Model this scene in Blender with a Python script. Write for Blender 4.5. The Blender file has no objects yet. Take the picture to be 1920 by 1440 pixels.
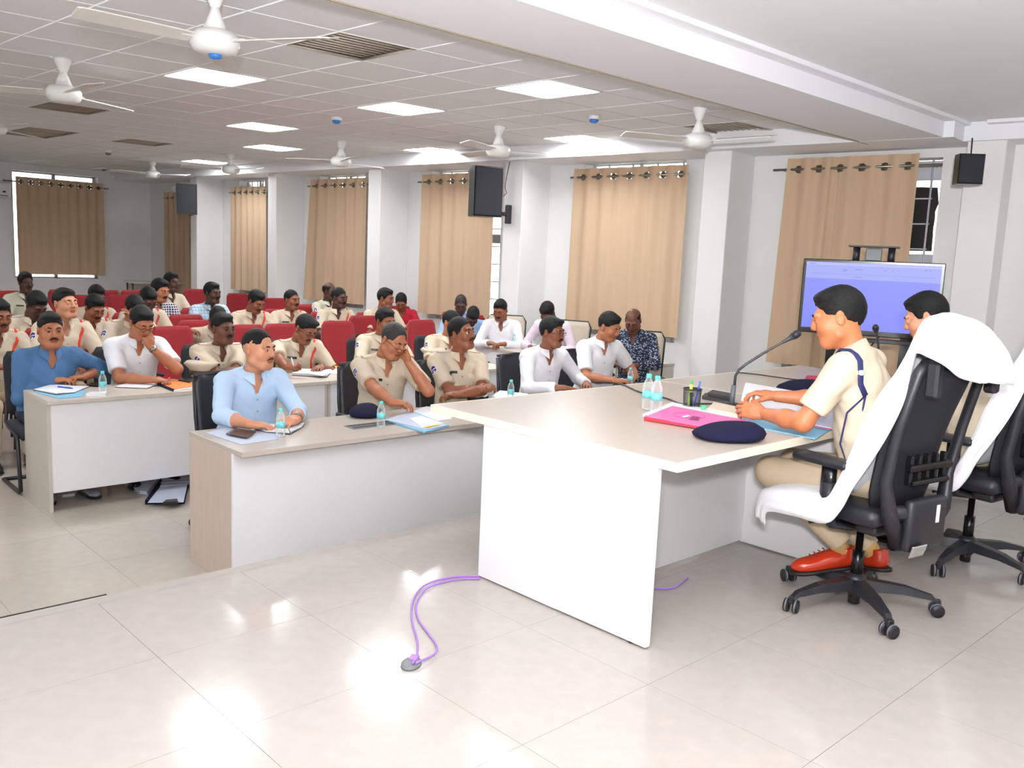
import bpy, bmesh, math, random, time
import numpy as np
from mathutils import Vector, Matrix
T0 = time.time()
random.seed(7); np.random.seed(7)
C = bpy.context.scene.collection
PI = math.pi
# ------------------------------------------------------------------ camera, world, lights, exposure
CAM_H = 1.47                                  # above the stage floor (z = 0)
LOW = -0.32                                   # floor of the hall below the stage
FPX, YAW, PITCH, ROLL = 1649.719, 0.761828426, 0.141428, 0.04395594
_f = Vector((math.sin(YAW)*math.cos(PITCH), math.cos(YAW)*math.cos(PITCH), -math.sin(PITCH)))
_r0 = Vector((math.cos(YAW), -math.sin(YAW), 0)); _u0 = _r0.cross(_f)
_r = _r0*math.cos(ROLL)+_u0*math.sin(ROLL); _u = -_r0*math.sin(ROLL)+_u0*math.cos(ROLL)
cam_d = bpy.data.cameras.new('camera'); cam = bpy.data.objects.new('camera', cam_d); C.objects.link(cam)
cam_d.sensor_width = 36; cam_d.lens = 36*FPX/1920; cam_d.clip_start = 0.02
M = Matrix.Identity(4)
for i in range(3): M[i][0] = _r[i]; M[i][1] = _u[i]; M[i][2] = -_f[i]
M[2][3] = CAM_H
cam.matrix_world = M
sc = bpy.context.scene; sc.camera = cam
sc.view_settings.view_transform = 'Standard'; sc.view_settings.look = 'None'
sc.view_settings.gamma = 1; sc.view_settings.use_curve_mapping = False
sc.view_settings.exposure = 0.30
sc.cycles.max_bounces = 8; sc.cycles.diffuse_bounces = 4; sc.cycles.glossy_bounces = 3
sc.cycles.transmission_bounces = 6; sc.cycles.transparent_max_bounces = 12
sc.cycles.caustics_reflective = False; sc.cycles.caustics_refractive = False
sc.cycles.use_denoising = True
w = bpy.data.worlds.new('daylight'); sc.world = w; w.use_nodes = True
w.node_tree.nodes['Background'].inputs[0].default_value = (1.0, 0.95, 0.86, 1)
w.node_tree.nodes['Background'].inputs[1].default_value = 4.0
# the photographer's flash, held just above the lens
fl = bpy.data.lights.new('camera_flash', 'AREA'); fl.shape = 'DISK'; fl.size = 0.14; fl.energy = 62; fl.color = (1, 0.99, 0.985)
fo = bpy.data.objects.new('camera_flash', fl); C.objects.link(fo)
fo.location = Vector((0, 0, CAM_H)) + _u*0.24 - _f*0.05 - _r*0.05
fo.rotation_euler = (_f + _u*0.60 + _r*0.10).to_track_quat('-Z', 'Y').to_euler()
# spot added as fill, turned up to bounce light off the ceiling
bl_ = bpy.data.lights.new('bounce_fill', 'SPOT'); bl_.spot_size = 2.5; bl_.spot_blend = .9; bl_.shadow_soft_size = .06; bl_.energy = 1000; bl_.color = (.96, .98, 1)
bo_ = bpy.data.objects.new('bounce_fill', bl_); C.objects.link(bo_); bo_.location = (-.1, -.15, CAM_H+.28); bo_.rotation_euler = Vector((.95, .45, 1)).to_track_quat('-Z', 'Y').to_euler()
STAGE_FILL_POWER = 5.0                            # unseen fill panels added over the stage, above and behind the photographer
PANEL_POWER = 30.0                             # ceiling light panels, and the fill panels added along the left half
# ------------------------------------------------------------------ rays through photo points -> places in the room
def ray(x, y):
    return _f + _r*((x-960)/FPX) - _u*((y-720)/FPX)
CO = Vector((0, 0, CAM_H))
def UZ(x, y, z): d = ray(x, y); return CO + d*((z-CAM_H)/d.z)
def UY(x, y, Y): d = ray(x, y); return CO + d*(Y/d.y)
def UX(x, y, X): d = ray(x, y); return CO + d*(X/d.x)
WS = 0.10
def UW(x, y, c): d = ray(x, y); return CO + d*(c/(d.x+WS*d.y))
# ------------------------------------------------------------------ materials
MATS = {}
def mat(name, col, rough=0.55, metal=0.0, noise=0.0, nscale=30, bump=0.0, bscale=60, spec=0.5, stretch=None, trans=0.0, emit=None, estr=0, sheen=0.0, coat=0.0):
    if name in MATS: return MATS[name]
    m = bpy.data.materials.new(name); m.use_nodes = True; nt = m.node_tree; b = nt.nodes['Principled BSDF']
    b.inputs['Base Color'].default_value = (*col, 1); b.inputs['Roughness'].default_value = rough; b.inputs['Metallic'].default_value = metal
    b.inputs['Specular IOR Level'].default_value = spec
    if sheen: b.inputs['Sheen Weight'].default_value = sheen
    if coat: b.inputs['Coat Weight'].default_value = coat
    if trans: b.inputs['Transmission Weight'].default_value = trans
    if emit: b.inputs['Emission Color'].default_value = (*emit, 1); b.inputs['Emission Strength'].default_value = estr
    if noise or bump:
        tc = nt.nodes.new('ShaderNodeTexCoord'); mp = nt.nodes.new('ShaderNodeMapping'); nt.links.new(tc.outputs['Object'], mp.inputs[0])
        if stretch: mp.inputs['Scale'].default_value = stretch
    if noise:
        n = nt.nodes.new('ShaderNodeTexNoise'); n.inputs['Scale'].default_value = nscale; n.inputs['Detail'].default_value = 4; nt.links.new(mp.outputs[0], n.inputs[0])
        r = nt.nodes.new('ShaderNodeMapRange'); r.inputs[1].default_value = 0.3; r.inputs[2].default_value = 0.7; r.inputs[3].default_value = 1-noise; r.inputs[4].default_value = 1+noise
        nt.links.new(n.outputs[0], r.inputs[0])
        mx = nt.nodes.new('ShaderNodeVectorMath'); mx.operation = 'SCALE'; mx.inputs[0].default_value = col; nt.links.new(r.outputs[0], mx.inputs['Scale'])
        nt.links.new(mx.outputs[0], b.inputs['Base Color'])
    if bump:
        n2 = nt.nodes.new('ShaderNodeTexNoise'); n2.inputs['Scale'].default_value = bscale; n2.inputs['Detail'].default_value = 3; nt.links.new(mp.outputs[0], n2.inputs[0])
        bp = nt.nodes.new('ShaderNodeBump'); bp.inputs['Strength'].default_value = bump; bp.inputs['Distance'].default_value = 0.01
        nt.links.new(n2.outputs[0], bp.inputs['Height']); nt.links.new(bp.outputs[0], b.inputs['Normal'])
    MATS[name] = m; return m
def S(r, g, b):                                # 0-255 sRGB -> linear
    return tuple((c/255/12.92 if c/255 <= .04045 else ((c/255+.055)/1.055)**2.4) for c in (r, g, b))
WALL = mat('wall_paint', S(234, 234, 233), 0.6, noise=.015, nscale=3)
PLASTER = mat('ceiling_plaster', S(240, 240, 243), 0.7, noise=.01, nscale=4)
CTILE = mat('ceiling_tile', S(236, 236, 238), 0.75, noise=.03, nscale=120, bump=.06, bscale=300)
CGRID = mat('ceiling_tee_bar', S(240, 240, 240), 0.4)
def floor_tile_mat(name, col, rough, speck):
    m = mat(name, col, rough, noise=.035, nscale=14, spec=.26)
    nt = m.node_tree; b = nt.nodes['Principled BSDF']
    v = nt.nodes.new('ShaderNodeTexNoise'); v.inputs['Scale'].default_value = 38; v.inputs['Detail'].default_value = 6
    g = nt.nodes.new('ShaderNodeNewGeometry'); nt.links.new(g.outputs['Position'], v.inputs[0])
    rr = nt.nodes.new('ShaderNodeMapRange'); rr.inputs[1].default_value = .35; rr.inputs[2].default_value = .75; rr.inputs[3].default_value = rough*.75; rr.inputs[4].default_value = rough*1.5
    nt.links.new(v.outputs[0], rr.inputs[0]); nt.links.new(rr.outputs[0], b.inputs['Roughness'])
    bp = nt.nodes.new('ShaderNodeBump'); bp.inputs['Strength'].default_value = speck; bp.inputs['Distance'].default_value = .002
    v2 = nt.nodes.new('ShaderNodeTexNoise'); v2.inputs['Scale'].default_value = 7; v2.inputs['Detail'].default_value = 2; nt.links.new(g.outputs['Position'], v2.inputs[0])
    nt.links.new(v2.outputs[0], bp.inputs['Height']); nt.links.new(bp.outputs[0], b.inputs['Normal'])
    return m
STILE = floor_tile_mat('stage_tile', S(183, 175, 168), .13, .04)
FTILE = floor_tile_mat('hall_tile', S(186, 177, 166), .12, .03)
GROUT = mat('grout', S(160, 150, 138), .8)
WHITE_LAM = mat('white_laminate', S(236, 236, 238), .32, noise=.01, nscale=5)
WOOD_LAM = mat('beige_wood_laminate', S(190, 178, 167), .30, noise=.03, nscale=5, stretch=(1, 10, 1), spec=.5)
WOOD_LAMV = mat('beige_wood_laminate_upright', S(200, 184, 170), .35, noise=.05, nscale=6, stretch=(14, 14, .8))
CREAM_LAM = mat('pale_laminate', S(205, 194, 182), .28, noise=.03, nscale=5, stretch=(14, 1, 1))
GREY_LAM = mat('grey_beige_laminate', S(200, 193, 182), .32, noise=.03, nscale=5, stretch=(14, 14, 1))
EDGE = mat('cream_edge_band', S(236, 226, 208), .4)
BLACK = mat('black_plastic', S(38, 38, 42), .42, bump=.05, bscale=400)
BLACK2 = mat('black_gloss', S(18, 18, 20), .25)
MESHB = mat('black_mesh_fabric', S(30, 31, 38), .7, noise=.12, nscale=300)
LEATHER = mat('black_leatherette', S(33, 33, 38), .45, bump=.25, bscale=18)
GREYP = mat('grey_plastic', S(120, 122, 126), .45)
CHROME = mat('chrome', S(210, 210, 212), .2, metal=1)
STEEL = mat('brushed_steel', S(150, 146, 138), .35, metal=1)
RED = mat('red_upholstery', S(150, 22, 32), .75, noise=.06, nscale=40, bump=.1, bscale=250, sheen=.2)
BEIGEF = mat('beige_upholstery', S(190, 178, 160), .75, noise=.05, nscale=60)
PAPER = mat('paper', S(236, 236, 240), .6)
PAPERB = mat('bluish_paper', S(196, 204, 224), .6)
NAVY = mat('navy_wool', S(24, 25, 52), .9, bump=.12, bscale=300, spec=.2)
TEAL = mat('teal_cap', S(92, 214, 206), .4)
INK = mat('dark_ink', S(50, 50, 60), .7)
# ------------------------------------------------------------------ object helpers
def link(o, parent=None, label=None, cat=None, group=None, kind=None):
    C.objects.link(o)
    if parent is not None: o.parent = parent
    if label: o['label'] = label
    if cat: o['category'] = cat
    if group: o['group'] = group
    if kind: o['kind'] = kind
    return o
def empty(name, loc=(0, 0, 0), rz=0, **k):
    o = bpy.data.objects.new(name, None); o.location = loc; o.rotation_euler = (0, 0, rz); o.empty_display_size = .1
    return link(o, **k)
class MB:
    """collects shapes; build() links them as one mesh object"""
    def __init__(s): s.v = []; s.f = []; s.m = []; s.sm = []; s.mi = 0
    def add(s, vs, fs, smooth=False):
        n = len(s.v); s.v += [tuple(v) for v in vs]
        for f in fs: s.f.append([i+n for i in f]); s.m.append(s.mi); s.sm.append(smooth)
        return s
    def box(s, c, size, rot=None, bev=0.0, seg=1):
        bm = bmesh.new(); bmesh.ops.create_cube(bm, size=1)
        for v in bm.verts: v.co = Vector((v.co.x*size[0], v.co.y*size[1], v.co.z*size[2]))
        if bev: bmesh.ops.bevel(bm, geom=bm.edges[:], offset=bev, segments=seg, affect='EDGES', profile=.5)
        R = Matrix.Identity(3) if rot is None else rot
        c = Vector(c); bm.verts.index_update()
        s.add([R@v.co+c for v in bm.verts], [[v.index for v in f.verts] for f in bm.faces], bev > 0 and seg > 1); bm.free(); return s
    def tube(s, pts, r, n=8, caps=True, flat=None):
        pts = [Vector(p) for p in pts]; N = len(pts)
        rs = r if isinstance(r, (list, tuple)) else [r]*N
        vs = []; fs = []; ref = None
        for i, p in enumerate(pts):
            t = (pts[min(i+1, N-1)]-pts[max(i-1, 0)]).normalized()
            if ref is None: ref = Vector((0, 0, 1)) if abs(t.z) < .9 else Vector((1, 0, 0))
            a = t.cross(ref); 
            if a.length < 1e-6: a = t.cross(Vector((0, 1, 0.1)))
            a.normalize(); b = a.cross(t).normalized(); ref = b
            for k in range(n):
                th = 2*PI*k/n
                vs.append(p+(a*math.cos(th)*(flat[0] if flat else 1)+b*math.sin(th)*(flat[1] if flat else 1))*rs[i])
        for i in range(N-1):
            for k in range(n):
                k2 = (k+1) % n; fs.append([i*n+k, i*n+k2, (i+1)*n+k2, (i+1)*n+k])
        if caps: fs.append(list(range(n))[::-1]); fs.append([(N-1)*n+k for k in range(n)])
        return s.add(vs, fs, True)
    def lathe(s, prof, c=(0, 0, 0), n=20, sx=1, sy=1, rot=None):
        vs = []; fs = []; c = Vector(c); R = Matrix.Identity(3) if rot is None else rot
        for (r, z) in prof:
            for k in range(n):
                th = 2*PI*k/n; vs.append(c+R@Vector((r*math.cos(th)*sx, r*math.sin(th)*sy, z)))
        for i in range(len(prof)-1):
            for k in range(n):
                k2 = (k+1) % n; fs.append([i*n+k, i*n+k2, (i+1)*n+k2, (i+1)*n+k])
        if prof[0][0] > 1e-4: fs.append(list(range(n))[::-1])
        if prof[-1][0] > 1e-4: fs.append([(len(prof)-1)*n+k for k in range(n)])
        return s.add(vs, fs, True)
    def prism(s, poly, z0, z1, fn=None):
        n = len(poly); fn = fn or (lambda x, y, z: (x, y, z))
        vs = [fn(x, y, z0) for x, y in poly]+[fn(x, y, z1) for x, y in poly]
        fs = [list(range(n))[::-1], [n+i for i in range(n)]]+[[i, (i+1) % n, n+(i+1) % n, n+i] for i in range(n)]
        return s.add(vs, fs)
    def mesh(s, name, mats):
        me = bpy.data.meshes.new(name); me.from_pydata(s.v, [], s.f)
        for m in (mats if isinstance(mats, (list, tuple)) else [mats]): me.materials.append(m)
        me.polygons.foreach_set('material_index', s.m); me.polygons.foreach_set('use_smooth', s.sm)
        me.update(); return me
    def build(s, name, mats, parent=None, loc=(0, 0, 0), rz=0, **k):
        o = bpy.data.objects.new(name, s.mesh(name, mats)); o.location = loc; o.rotation_euler = (0, 0, rz)
        return link(o, parent, **k)
def inst(name, me, parent=None, loc=(0, 0, 0), rz=0, **k):
    o = bpy.data.objects.new(name, me); o.location = loc; o.rotation_euler = (0, 0, rz); return link(o, parent, **k)
def dup(o, parent=None, loc=None, rz=None, **k):
    c = o.copy()
    for key in ('label', 'group'):
        if key in c and parent is None: del c[key]
    C.objects.link(c); c.parent = parent
    if loc is not None: c.location = loc
    if rz is not None: c.rotation_euler = (0, 0, rz)
    for kk, vv in k.items(): c[kk] = vv
    for ch in list(o.children): dup(ch, c)
    return c
def rx(a): return Matrix.Rotation(a, 3, 'X')
def ry(a): return Matrix.Rotation(a, 3, 'Y')
def rzm(a): return Matrix.Rotation(a, 3, 'Z')
# ================================================================== THE ROOM
CZ = 2.82; SOF = 2.66                       # tiled ceiling, underside of beam and soffit
WC = 8.98                                   # window wall: X + 0.1 Y = WC
av = Vector((-WS, 1, 0)).normalized(); nv = Vector((0, 0, 1)).cross(av)
MW = Matrix.Identity(4)
for i in range(3): MW[i][0] = av[i]; MW[i][1] = nv[i]; MW[i][2] = (0, 0, 1)[i]
MW[0][3] = WC
MWi = MW.inverted()
def wl(p): return MWi @ Vector(p)           # world -> (along wall, out from wall, z)
def ws(px, py=480, d=0): return wl(UW(px, py, WC-d*1.005)).x
BACK = 18.4; LEFT = -1.3; FRONT = -2.6
# --- floors
fb = MB().box(((LEFT+9.4)/2, (3.70+BACK)/2, LOW-.06), (9.4-LEFT+.6, BACK-3.70+.3, .1)); floor = fb.build('floor', FTILE, kind='structure')
tile_me = MB().box((0, 0, -.006), (.597, .599, .012)).mesh('tile', FTILE)
grout = MB().box((4, 7.6, LOW-.0095), (10.8, 7.9, .004)); grout.build('grout', GROUT, floor, kind='stuff')
n = 0
for j in range(13):
    for i in range(17):
        x = -0.7+.5985*i+.27; y = 3.80+.601*j+.3
        if n < 300 and x > y*.12-.6:
            inst('tile', tile_me, floor, (x, y, LOW+.0)); n += 1
far = MB().box((4, 15.06, LOW-.006), (10.8, 6.88, .012)); far.build('far_tiles', FTILE, floor, kind='stuff')
stage = MB().box(((LEFT+9.4)/2, (FRONT+3.70)/2, -.17), (9.4-LEFT, 3.70-FRONT-.004, .3)).build('stage_floor', GROUT, kind='structure')
nose = MB().box(((LEFT+9.4)/2, 3.697, -.165), (9.4-LEFT, .008, .308)).build('stage_edge', STILE, stage)
st_me = MB().box((0, 0, -.010), (.6185, .6185, .02)).mesh('stage_tile', STILE)
for j in range(6):
    for i in range(15):
        x = 1.79+.62*(i-4)+.31; y = 2.38+.62*(j-4)+.31
        if y+.31 <= 3.69: inst('tile', st_me, stage, (x, y, 0))
MB().box((LEFT+5.35, 3.655, -.010), (10.7, .075, .02)).build('edge_strip', STILE, stage)
MB().box(((LEFT+1.23)/2, 3.700, -.004), (1.23-LEFT, .010, .010)).build('edge_shadow_line', mat('painted_shadow', S(40, 34, 30), .8), stage)  # dark strip painting the shadow line under the stage nosing
# --- ceiling
ceil = MB().box((4, 11.4, CZ+.06), (11.4, 15.2, .05)).build('ceiling', PLASTER, kind='structure')
def cxy(i, j):
    x = 1.90+.592*i; y = 4.90+.61*j
    return x-.055*(y-5), y-.05*(x-3.7)
def tile_quad(i, j, g=.0): return [cxy(i+g, j+g), cxy(i+1-g, j+g), cxy(i+1-g, j+1-g), cxy(i+g, j+1-g)]
def inq(px, py):                            # which ceiling tile lies behind a photo point
    p = UZ(px, py, CZ); best = None
    for i in range(-6, 13):
        for j in range(-3, 25):
            c = cxy(i+.5, j+.5); d = (c[0]-p.x)**2+(c[1]-p.y)**2
            if best is None or d < best[0]: best = (d, i, j)
    return best[1:]
LIGHT_PX = [(424, 145), (766, 200), (1030, 165), (475, 241), (787, 280), (1108, 257), (545, 278), (362, 300)]
VENT_PX = [(665, 84), (178, 211), (290, 268), (40, 243), (68, 252), (1315, 240)]
lights = [inq(*q) for q in LIGHT_PX]; vents = [inq(*q) for q in VENT_PX]
sx = MB(); tm = None
tq = [cxy(0, 0), cxy(1, 0), cxy(1, 1), cxy(0, 1)]; tc = cxy(.5, .5)
tm = MB().prism([((x-tc[0])*.975, (y-tc[1])*.975) for x, y in tq], 0, .012).mesh('ceiling_tile', CTILE)
n = 0; rest = MB()
for j in range(-1, 23):
    for i in range(-5, 11):
        c = cxy(i+.5, j+.5)
        if (i, j) in lights or (i, j) in vents: continue
        if c[1] < 4.0 or c[0] > 8.6-.11*c[1]+.25 or c[0] < c[1]*.16-.4: continue
        if n < 290 and c[1] < 14.5: inst('tile', tm, ceil, (c[0], c[1], CZ-.004)); n += 1
        else: rest.prism([(c[0]+(x-tc[0])*.975, c[1]+(y-tc[1])*.975) for x, y in tq], CZ-.004, CZ+.008)
rest.build('far_tiles', CTILE, ceil, kind='stuff')
g = MB()
for i in range(-5, 12):
    a = cxy(i, -2); b = cxy(i, 23); g.tube([(a[0], a[1], CZ), (b[0], b[1], CZ)], .009, 4)
for j in range(-1, 24):
    a = cxy(-5, j); b = cxy(11, j); g.tube([(a[0], a[1], CZ), (b[0], b[1], CZ)], .009, 4)
g.build('tee_bars', CGRID, ceil, kind='stuff')
EM = mat('panel_diffuser', (1, 1, 1), .5, emit=(.94, .975, 1), estr=PANEL_POWER); EMS = mat('stage_fill_diffuser', (1, 1, 1), .5, emit=(.94, .975, 1), estr=STAGE_FILL_POWER)
LWHERE = ['beside the near left ceiling fan', 'in the middle of the row of lit panels', 'large one nearest the beam', 'small one near the left wall fans',
          'by the second fan from the window wall', 'hard against the window soffit', 'faint one left of the small fan', 'farthest faint one over the back rows']
for (i, j), wh in zip(lights, LWHERE):
    c = cxy(i+.5, j+.5); t = empty('ceiling_or_fill_light', (c[0], c[1], CZ), label='square white ceiling light panel, '+wh, cat='light', group='lit ceiling panels')
    q = [(x-c[0], y-c[1]) for x, y in tile_quad(i, j)]
    fr = MB()
    for k in range(4):
        p0 = Vector((*q[k], -.004)); p1 = Vector((*q[(k+1) % 4], -.004)); fr.tube([p0*.965, p1*.965], .011, 4)
    fr.build('frame', CGRID, t)
    MB().prism([(x*.93, y*.93) for x, y in q], -.006, -.001).build('diffuser', EM, t)
HIDDEN = ['left of the hall by the stage edge', 'left of the hall, second from the stage', 'left of the hall over the back rows', 'over the left of the stage', 'over the middle of the stage', 'over the right of the stage', 'behind the camera at left', 'behind the camera in the middle', 'behind the camera at right']
for k, (x, y) in enumerate(((-.2, 5.4), (.9, 8.6), (2.2, 13.2), (1.0, 1.2), (3.2, 1.2), (5.4, 1.2), (1.0, -1.2), (3.2, -1.2), (5.4, -1.2))):  # unseen panels added to raise the ambient light
    zz = CZ if y > 3.5 else CZ-.001
    t = empty('ceiling_or_fill_light', (x, y, zz), label='unseen square ceiling panel added as fill light, '+HIDDEN[k], cat='light', group=('added fill panels over the stage', 'added fill panels along the left half')[y > 3.5])
    MB().box((0, 0, -.010), (.6, .6, .018), bev=.003).build('frame', CGRID, t); MB().box((0, 0, -.021), (.55, .55, .004)).build('diffuser', EM if y > 3.5 else EMS, t)  # frame and diffuser of the added fill panel
VENT = mat('vent_recess', S(176, 164, 150), .6); VENTD = mat('vent_dark', S(120, 112, 108), .6)
VWHERE = ['beside the blade of the nearest fan', 'behind the left fan', 'left of the small lit panel', 'at the far left edge', 'far left, behind the other one', 'behind the fan nearest the beam']
for (i, j), wh in zip(vents, VWHERE):
    c = cxy(i+.5, j+.5); t = empty('ceiling_grille', (c[0], c[1], CZ), label='square beige air grille set in the tiled ceiling, '+wh, cat='grille', group='ceiling air grilles')
    q = [(x-c[0], y-c[1]) for x, y in tile_quad(i, j)]
    fr = MB()
    for k in range(4): fr.tube([Vector((*q[k], 0))*.97, Vector((*q[(k+1) % 4], 0))*.97], .01, 4)
    fr.build('frame', VENT, t); MB().prism([(x*.95, y*.95) for x, y in q], .02, .03).build('backing', VENT, t)
    for k in range(9):
        u = (k+.5)/9; a = Vector((*q[0], 0)).lerp(Vector((*q[3], 0)), u)*.94; b = Vector((*q[1], 0)).lerp(Vector((*q[2], 0)), u)*.94
        MB().tube([(a.x, a.y, .008), (b.x, b.y, .008)], .02, 4, flat=(1, .2)).build('slat', VENT, t)
# beam across the hall above the stage edge, near plaster ceiling with stepped edge, soffit along the windows
MB().box((3.6, 3.50, SOF+.10), (10.1, .70, .20)).build('trim_1', PLASTER, kind='structure')
MB().box((3.4, 3.10, SOF+.155), (10.4, .10, .05), bev=.004).build('trim_2', PLASTER, kind='structure')
MB().box((3.2, .3, CZ+.03), (10.4, 5.8, .06)).build('ceiling_near', PLASTER, kind='structure')
MB().box((3.4, 3.868, SOF+.012), (9.4, .016, .03)).build('trim_3', mat('shadow_gap_bead', S(176, 160, 136), .6), kind='structure')
# soffit: local wall frame
sof = MB().box((8, .34, SOF+.108), (21.5, .70, .22)); o = sof.build('trim_4', PLASTER, kind='structure'); o.matrix_world = MW
sof2 = MB().box((1.2, .19, SOF+.11), (4.2, .38, .22)).build('trim_5', PLASTER, kind='structure'); sof2.matrix_world = MW
bpy.data.objects['trim_4'].data.transform(Matrix.Translation((5.9, 0, 0)))
trim6 = MB().box((.86, .42, SOF+.155), (4.2, .09, .05), bev=.004).build('trim_6', PLASTER, kind='structure'); trim6.matrix_world = MW
# --- window wall with openings, pillars as children
#        curtain left px, right px, top py, bottom py(left), opening right px, rod left px, rod right px
CUR = [(1466, 1709, 293, 683, 1752, 1452, 1768), (1072, 1283, 313, 615, 1277, 1072, 1292), (789, 924, 325, 588, 938, 785, 941), (583, 687, 335, 563, 683, 578, 692),
       (434, 500, 350, 543, 496, 430, 503), (310, 358, 360, 560, 356, 306, 362)]
ops = []
for (l, r, t, b, orr, _, _) in CUR:
    s1 = ws(l, 450, .12); s0 = ws(r, 450, .12); so = ws(orr, 450, 0)
    zt = UW((l+r)/2, t, WC-.12).z; zb = UW(l+12, b, WC-.12).z
    ops.append((s0, s1, so, zt, zb))
wm = MB(); edges = []
smin, smax = -3.2, 21.0
cur_s = smin
ops_sorted = sorted(ops, key=lambda o: o[2])
for k, (s0, s1, so, zt, zb) in enumerate(ops_sorted):
    o0 = so; o1 = s1-.06; z0 = zb-.07; z1 = min(zt+.125, SOF-.004) if k else zt-.03
    wm.box(((cur_s+o0)/2, -.15, 1.25), (o0-cur_s, .3, 3.4))
    wm.box(((o0+o1)/2, -.15, (z0-.45)/2), (o1-o0, .3, z0+.45)); wm.box(((o0+o1)/2, -.15, (z1+3.0)/2), (o1-o0, .3, 3.0-z1))
    edges.append((o0, o1, z0, z1)); cur_s = o1
wm.box(((cur_s+smax)/2, -.15, 1.25), (smax-cur_s, .3, 3.4))
wr = wm.build('wall_right', WALL, kind='structure'); wr.matrix_world = MW
for (l, r, py) in ((1797, 1870, 420), (1312, 1362, 420), (943, 977, 420), (689, 712, 420), (502, 518, 420), (357, 369, 420)):
    dp_ = .33 if l == 1797 else .53
    s0 = ws(r, py, dp_); s1 = ws(l, py, dp_)
    MB().box(((s0+s1)/2, dp_/2, 1.2), (s1-s0, dp_, 3.2), bev=.006).build('pillar', WALL, wr)
GLASS = mat('window_glass', (.95, .97, 1), .02, trans=1.0, spec=.5)
FRAMEM = mat('window_frame_white', S(214, 216, 222), .45)
FILM = mat('black_window_film', S(30, 27, 26), .5, bump=.15, bscale=9)
for k, (o0, o1, z0, z1) in enumerate(edges):
    wn = MB()
    W = o1-o0; H = z1-z0; cx = (o0+o1)/2; cz = (z0+z1)/2
    for (c, sz) in (((o0+.02, -.2, cz), (.05, .06, H)), ((o1-.02, -.2, cz), (.05, .06, H)), ((cx, -.2, z0+.02), (W, .06, .05)), ((cx, -.2, z1-(.1 if k == 0 else .005)), (W, .06, .18 if k == 0 else .010)),
                    ((cx, -.2, cz+.12), (W, .06, .12)), ((cx, -.2, cz), (.05, .06, H))): wn.box(c, sz, bev=.004)
    t = wn.build('window_%d' % (k+1), FRAMEM, kind='structure'); t.matrix_world = MW
    for (x0, x1) in ((o0+.04, cx-.02), (cx+.02, o1-.04)):
        MB().box(((x0+x1)/2, -.21, cz), (x1-x0, .006, H-.1)).build('pane', GLASS, t)
    for q in range(4):                       # burglar bars
        s = o0+.13+q*(W-.2)/3.5
        MB().tube([(s, -.17, z0), (s, -.17, z1)], .011, 6).build('bar', FRAMEM, t)
    for q in range(8): 
        z = z0+.1+q*.24
        if z < z1-.15: MB().tube([(o0+.11, -.17, z), (o1, -.17, z)], .008, 6).build('cross_bar', FRAMEM, t)
    if k == 0:                               # dark film stuck on the panes, torn at its edges
        for (za, zb2) in ((z0+.06, cz+.03), (cz+.21, z1-.24)):
            rs = random.Random(5); poly = [(o0+.05+rs.uniform(0, .025), za+u*(zb2-za)) for u in np.linspace(0, .97, 9)]+[(o0+.2, zb2-.012), (cx, zb2), (o1-.05, zb2), (o1-.05, za)]
            MB().prism(poly, -.190, -.186, lambda x, y, z: (x, z, y)).build('dark_film', FILM, t)
# curtains: wavy cloth on a steel rod through eyelets
def curtain_mat():
    m = mat('curtain_cloth', S(204, 176, 146), .8, noise=.03, nscale=4, stretch=(6, 6, .6), bump=.12, bscale=400)
    nt = m.node_tree; b = nt.nodes['Principled BSDF']; out = nt.nodes['Material Output']
    tr = nt.nodes.new('ShaderNodeBsdfTranslucent'); tr.inputs[0].default_value = (*S(214, 170, 124), 1)
    mx = nt.nodes.new('ShaderNodeMixShader'); mx.inputs[0].default_value = .06
    nt.links.new(b.outputs[0], mx.inputs[1]); nt.links.new(tr.outputs[0], mx.inputs[2]); nt.links.new(mx.outputs[0], out.inputs[0]); return m
CURT = curtain_mat()
def curtain(s0, s1, zt, zb, lab, folds, mw, flare=0.0, rod=None, split=None, d0=.12, lift=0.0):
    t = empty('curtain', (0, 0, 0), label=lab, cat='curtain', group='eyelet curtains at the windows'); t.matrix_world = mw
    nseg = 150; rows = [0, .035, .07, .11, .16, .25, .4, .55, .7, .85, .97, 1.0]
    vs = []; fs = []; ph = random.random()*6
    hz = zt-.075
    ey = [(k+.5)/folds for k in range(folds)]
    for ri, rv in enumerate(rows):
        z = zt+(zb-zt)*rv
        for i in range(nseg+1):
            u = i/nseg; amp = .017*(1-.35*rv)
            s = s0+(s1-s0)*u+flare*rv*(u**2)
            wv = math.cos(u*folds*PI*2)*amp*(1+.25*math.sin(u*7+ph))+.012*math.sin(u*folds*PI*1.3+ph+rv*2)*rv
            if split and abs(u-split) < .03: wv -= .03
            vs.append((s, d0+wv, z+(lift*u*rv)))
    for ri in range(len(rows)-1):
        for i in range(nseg):
            u = (i+.5)/nseg
            if ri == 1 and any(abs(u-e) < .13/folds+.004 for e in ey): continue     # eyelet hole
            a = ri*(nseg+1)+i; fs.append([a, a+1, a+nseg+2, a+nseg+1])
    MB().add(vs, fs, True).build('cloth', CURT, t)
    for e in ey:
        i = int(e*nseg); s, d, _ = vs[i+(nseg+1)]
        z = zt+(zb-zt)*.0525; R = rx(PI/2)
        MB().lathe([(.022, -.005), (.024, .006), (.036, .006), (.038, -.005)], (s, d+.002, z), 16, rot=R).build('eyelet', STEEL, t)
    if rod:
        MB().tube([(rod[0], d0, zt+(zb-zt)*.0525), (rod[1], d0, zt+(zb-zt)*.0525)], .0125, 8).build('rod', STEEL, t)
        for s in (rod[0]+.08, rod[1]-.08):
            MB().tube([(s, d0, zt+(zb-zt)*.0525), (s, -.02, zt+(zb-zt)*.0525)], .007, 6).build('rod_bracket', STEEL, t)
    return t
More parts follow.
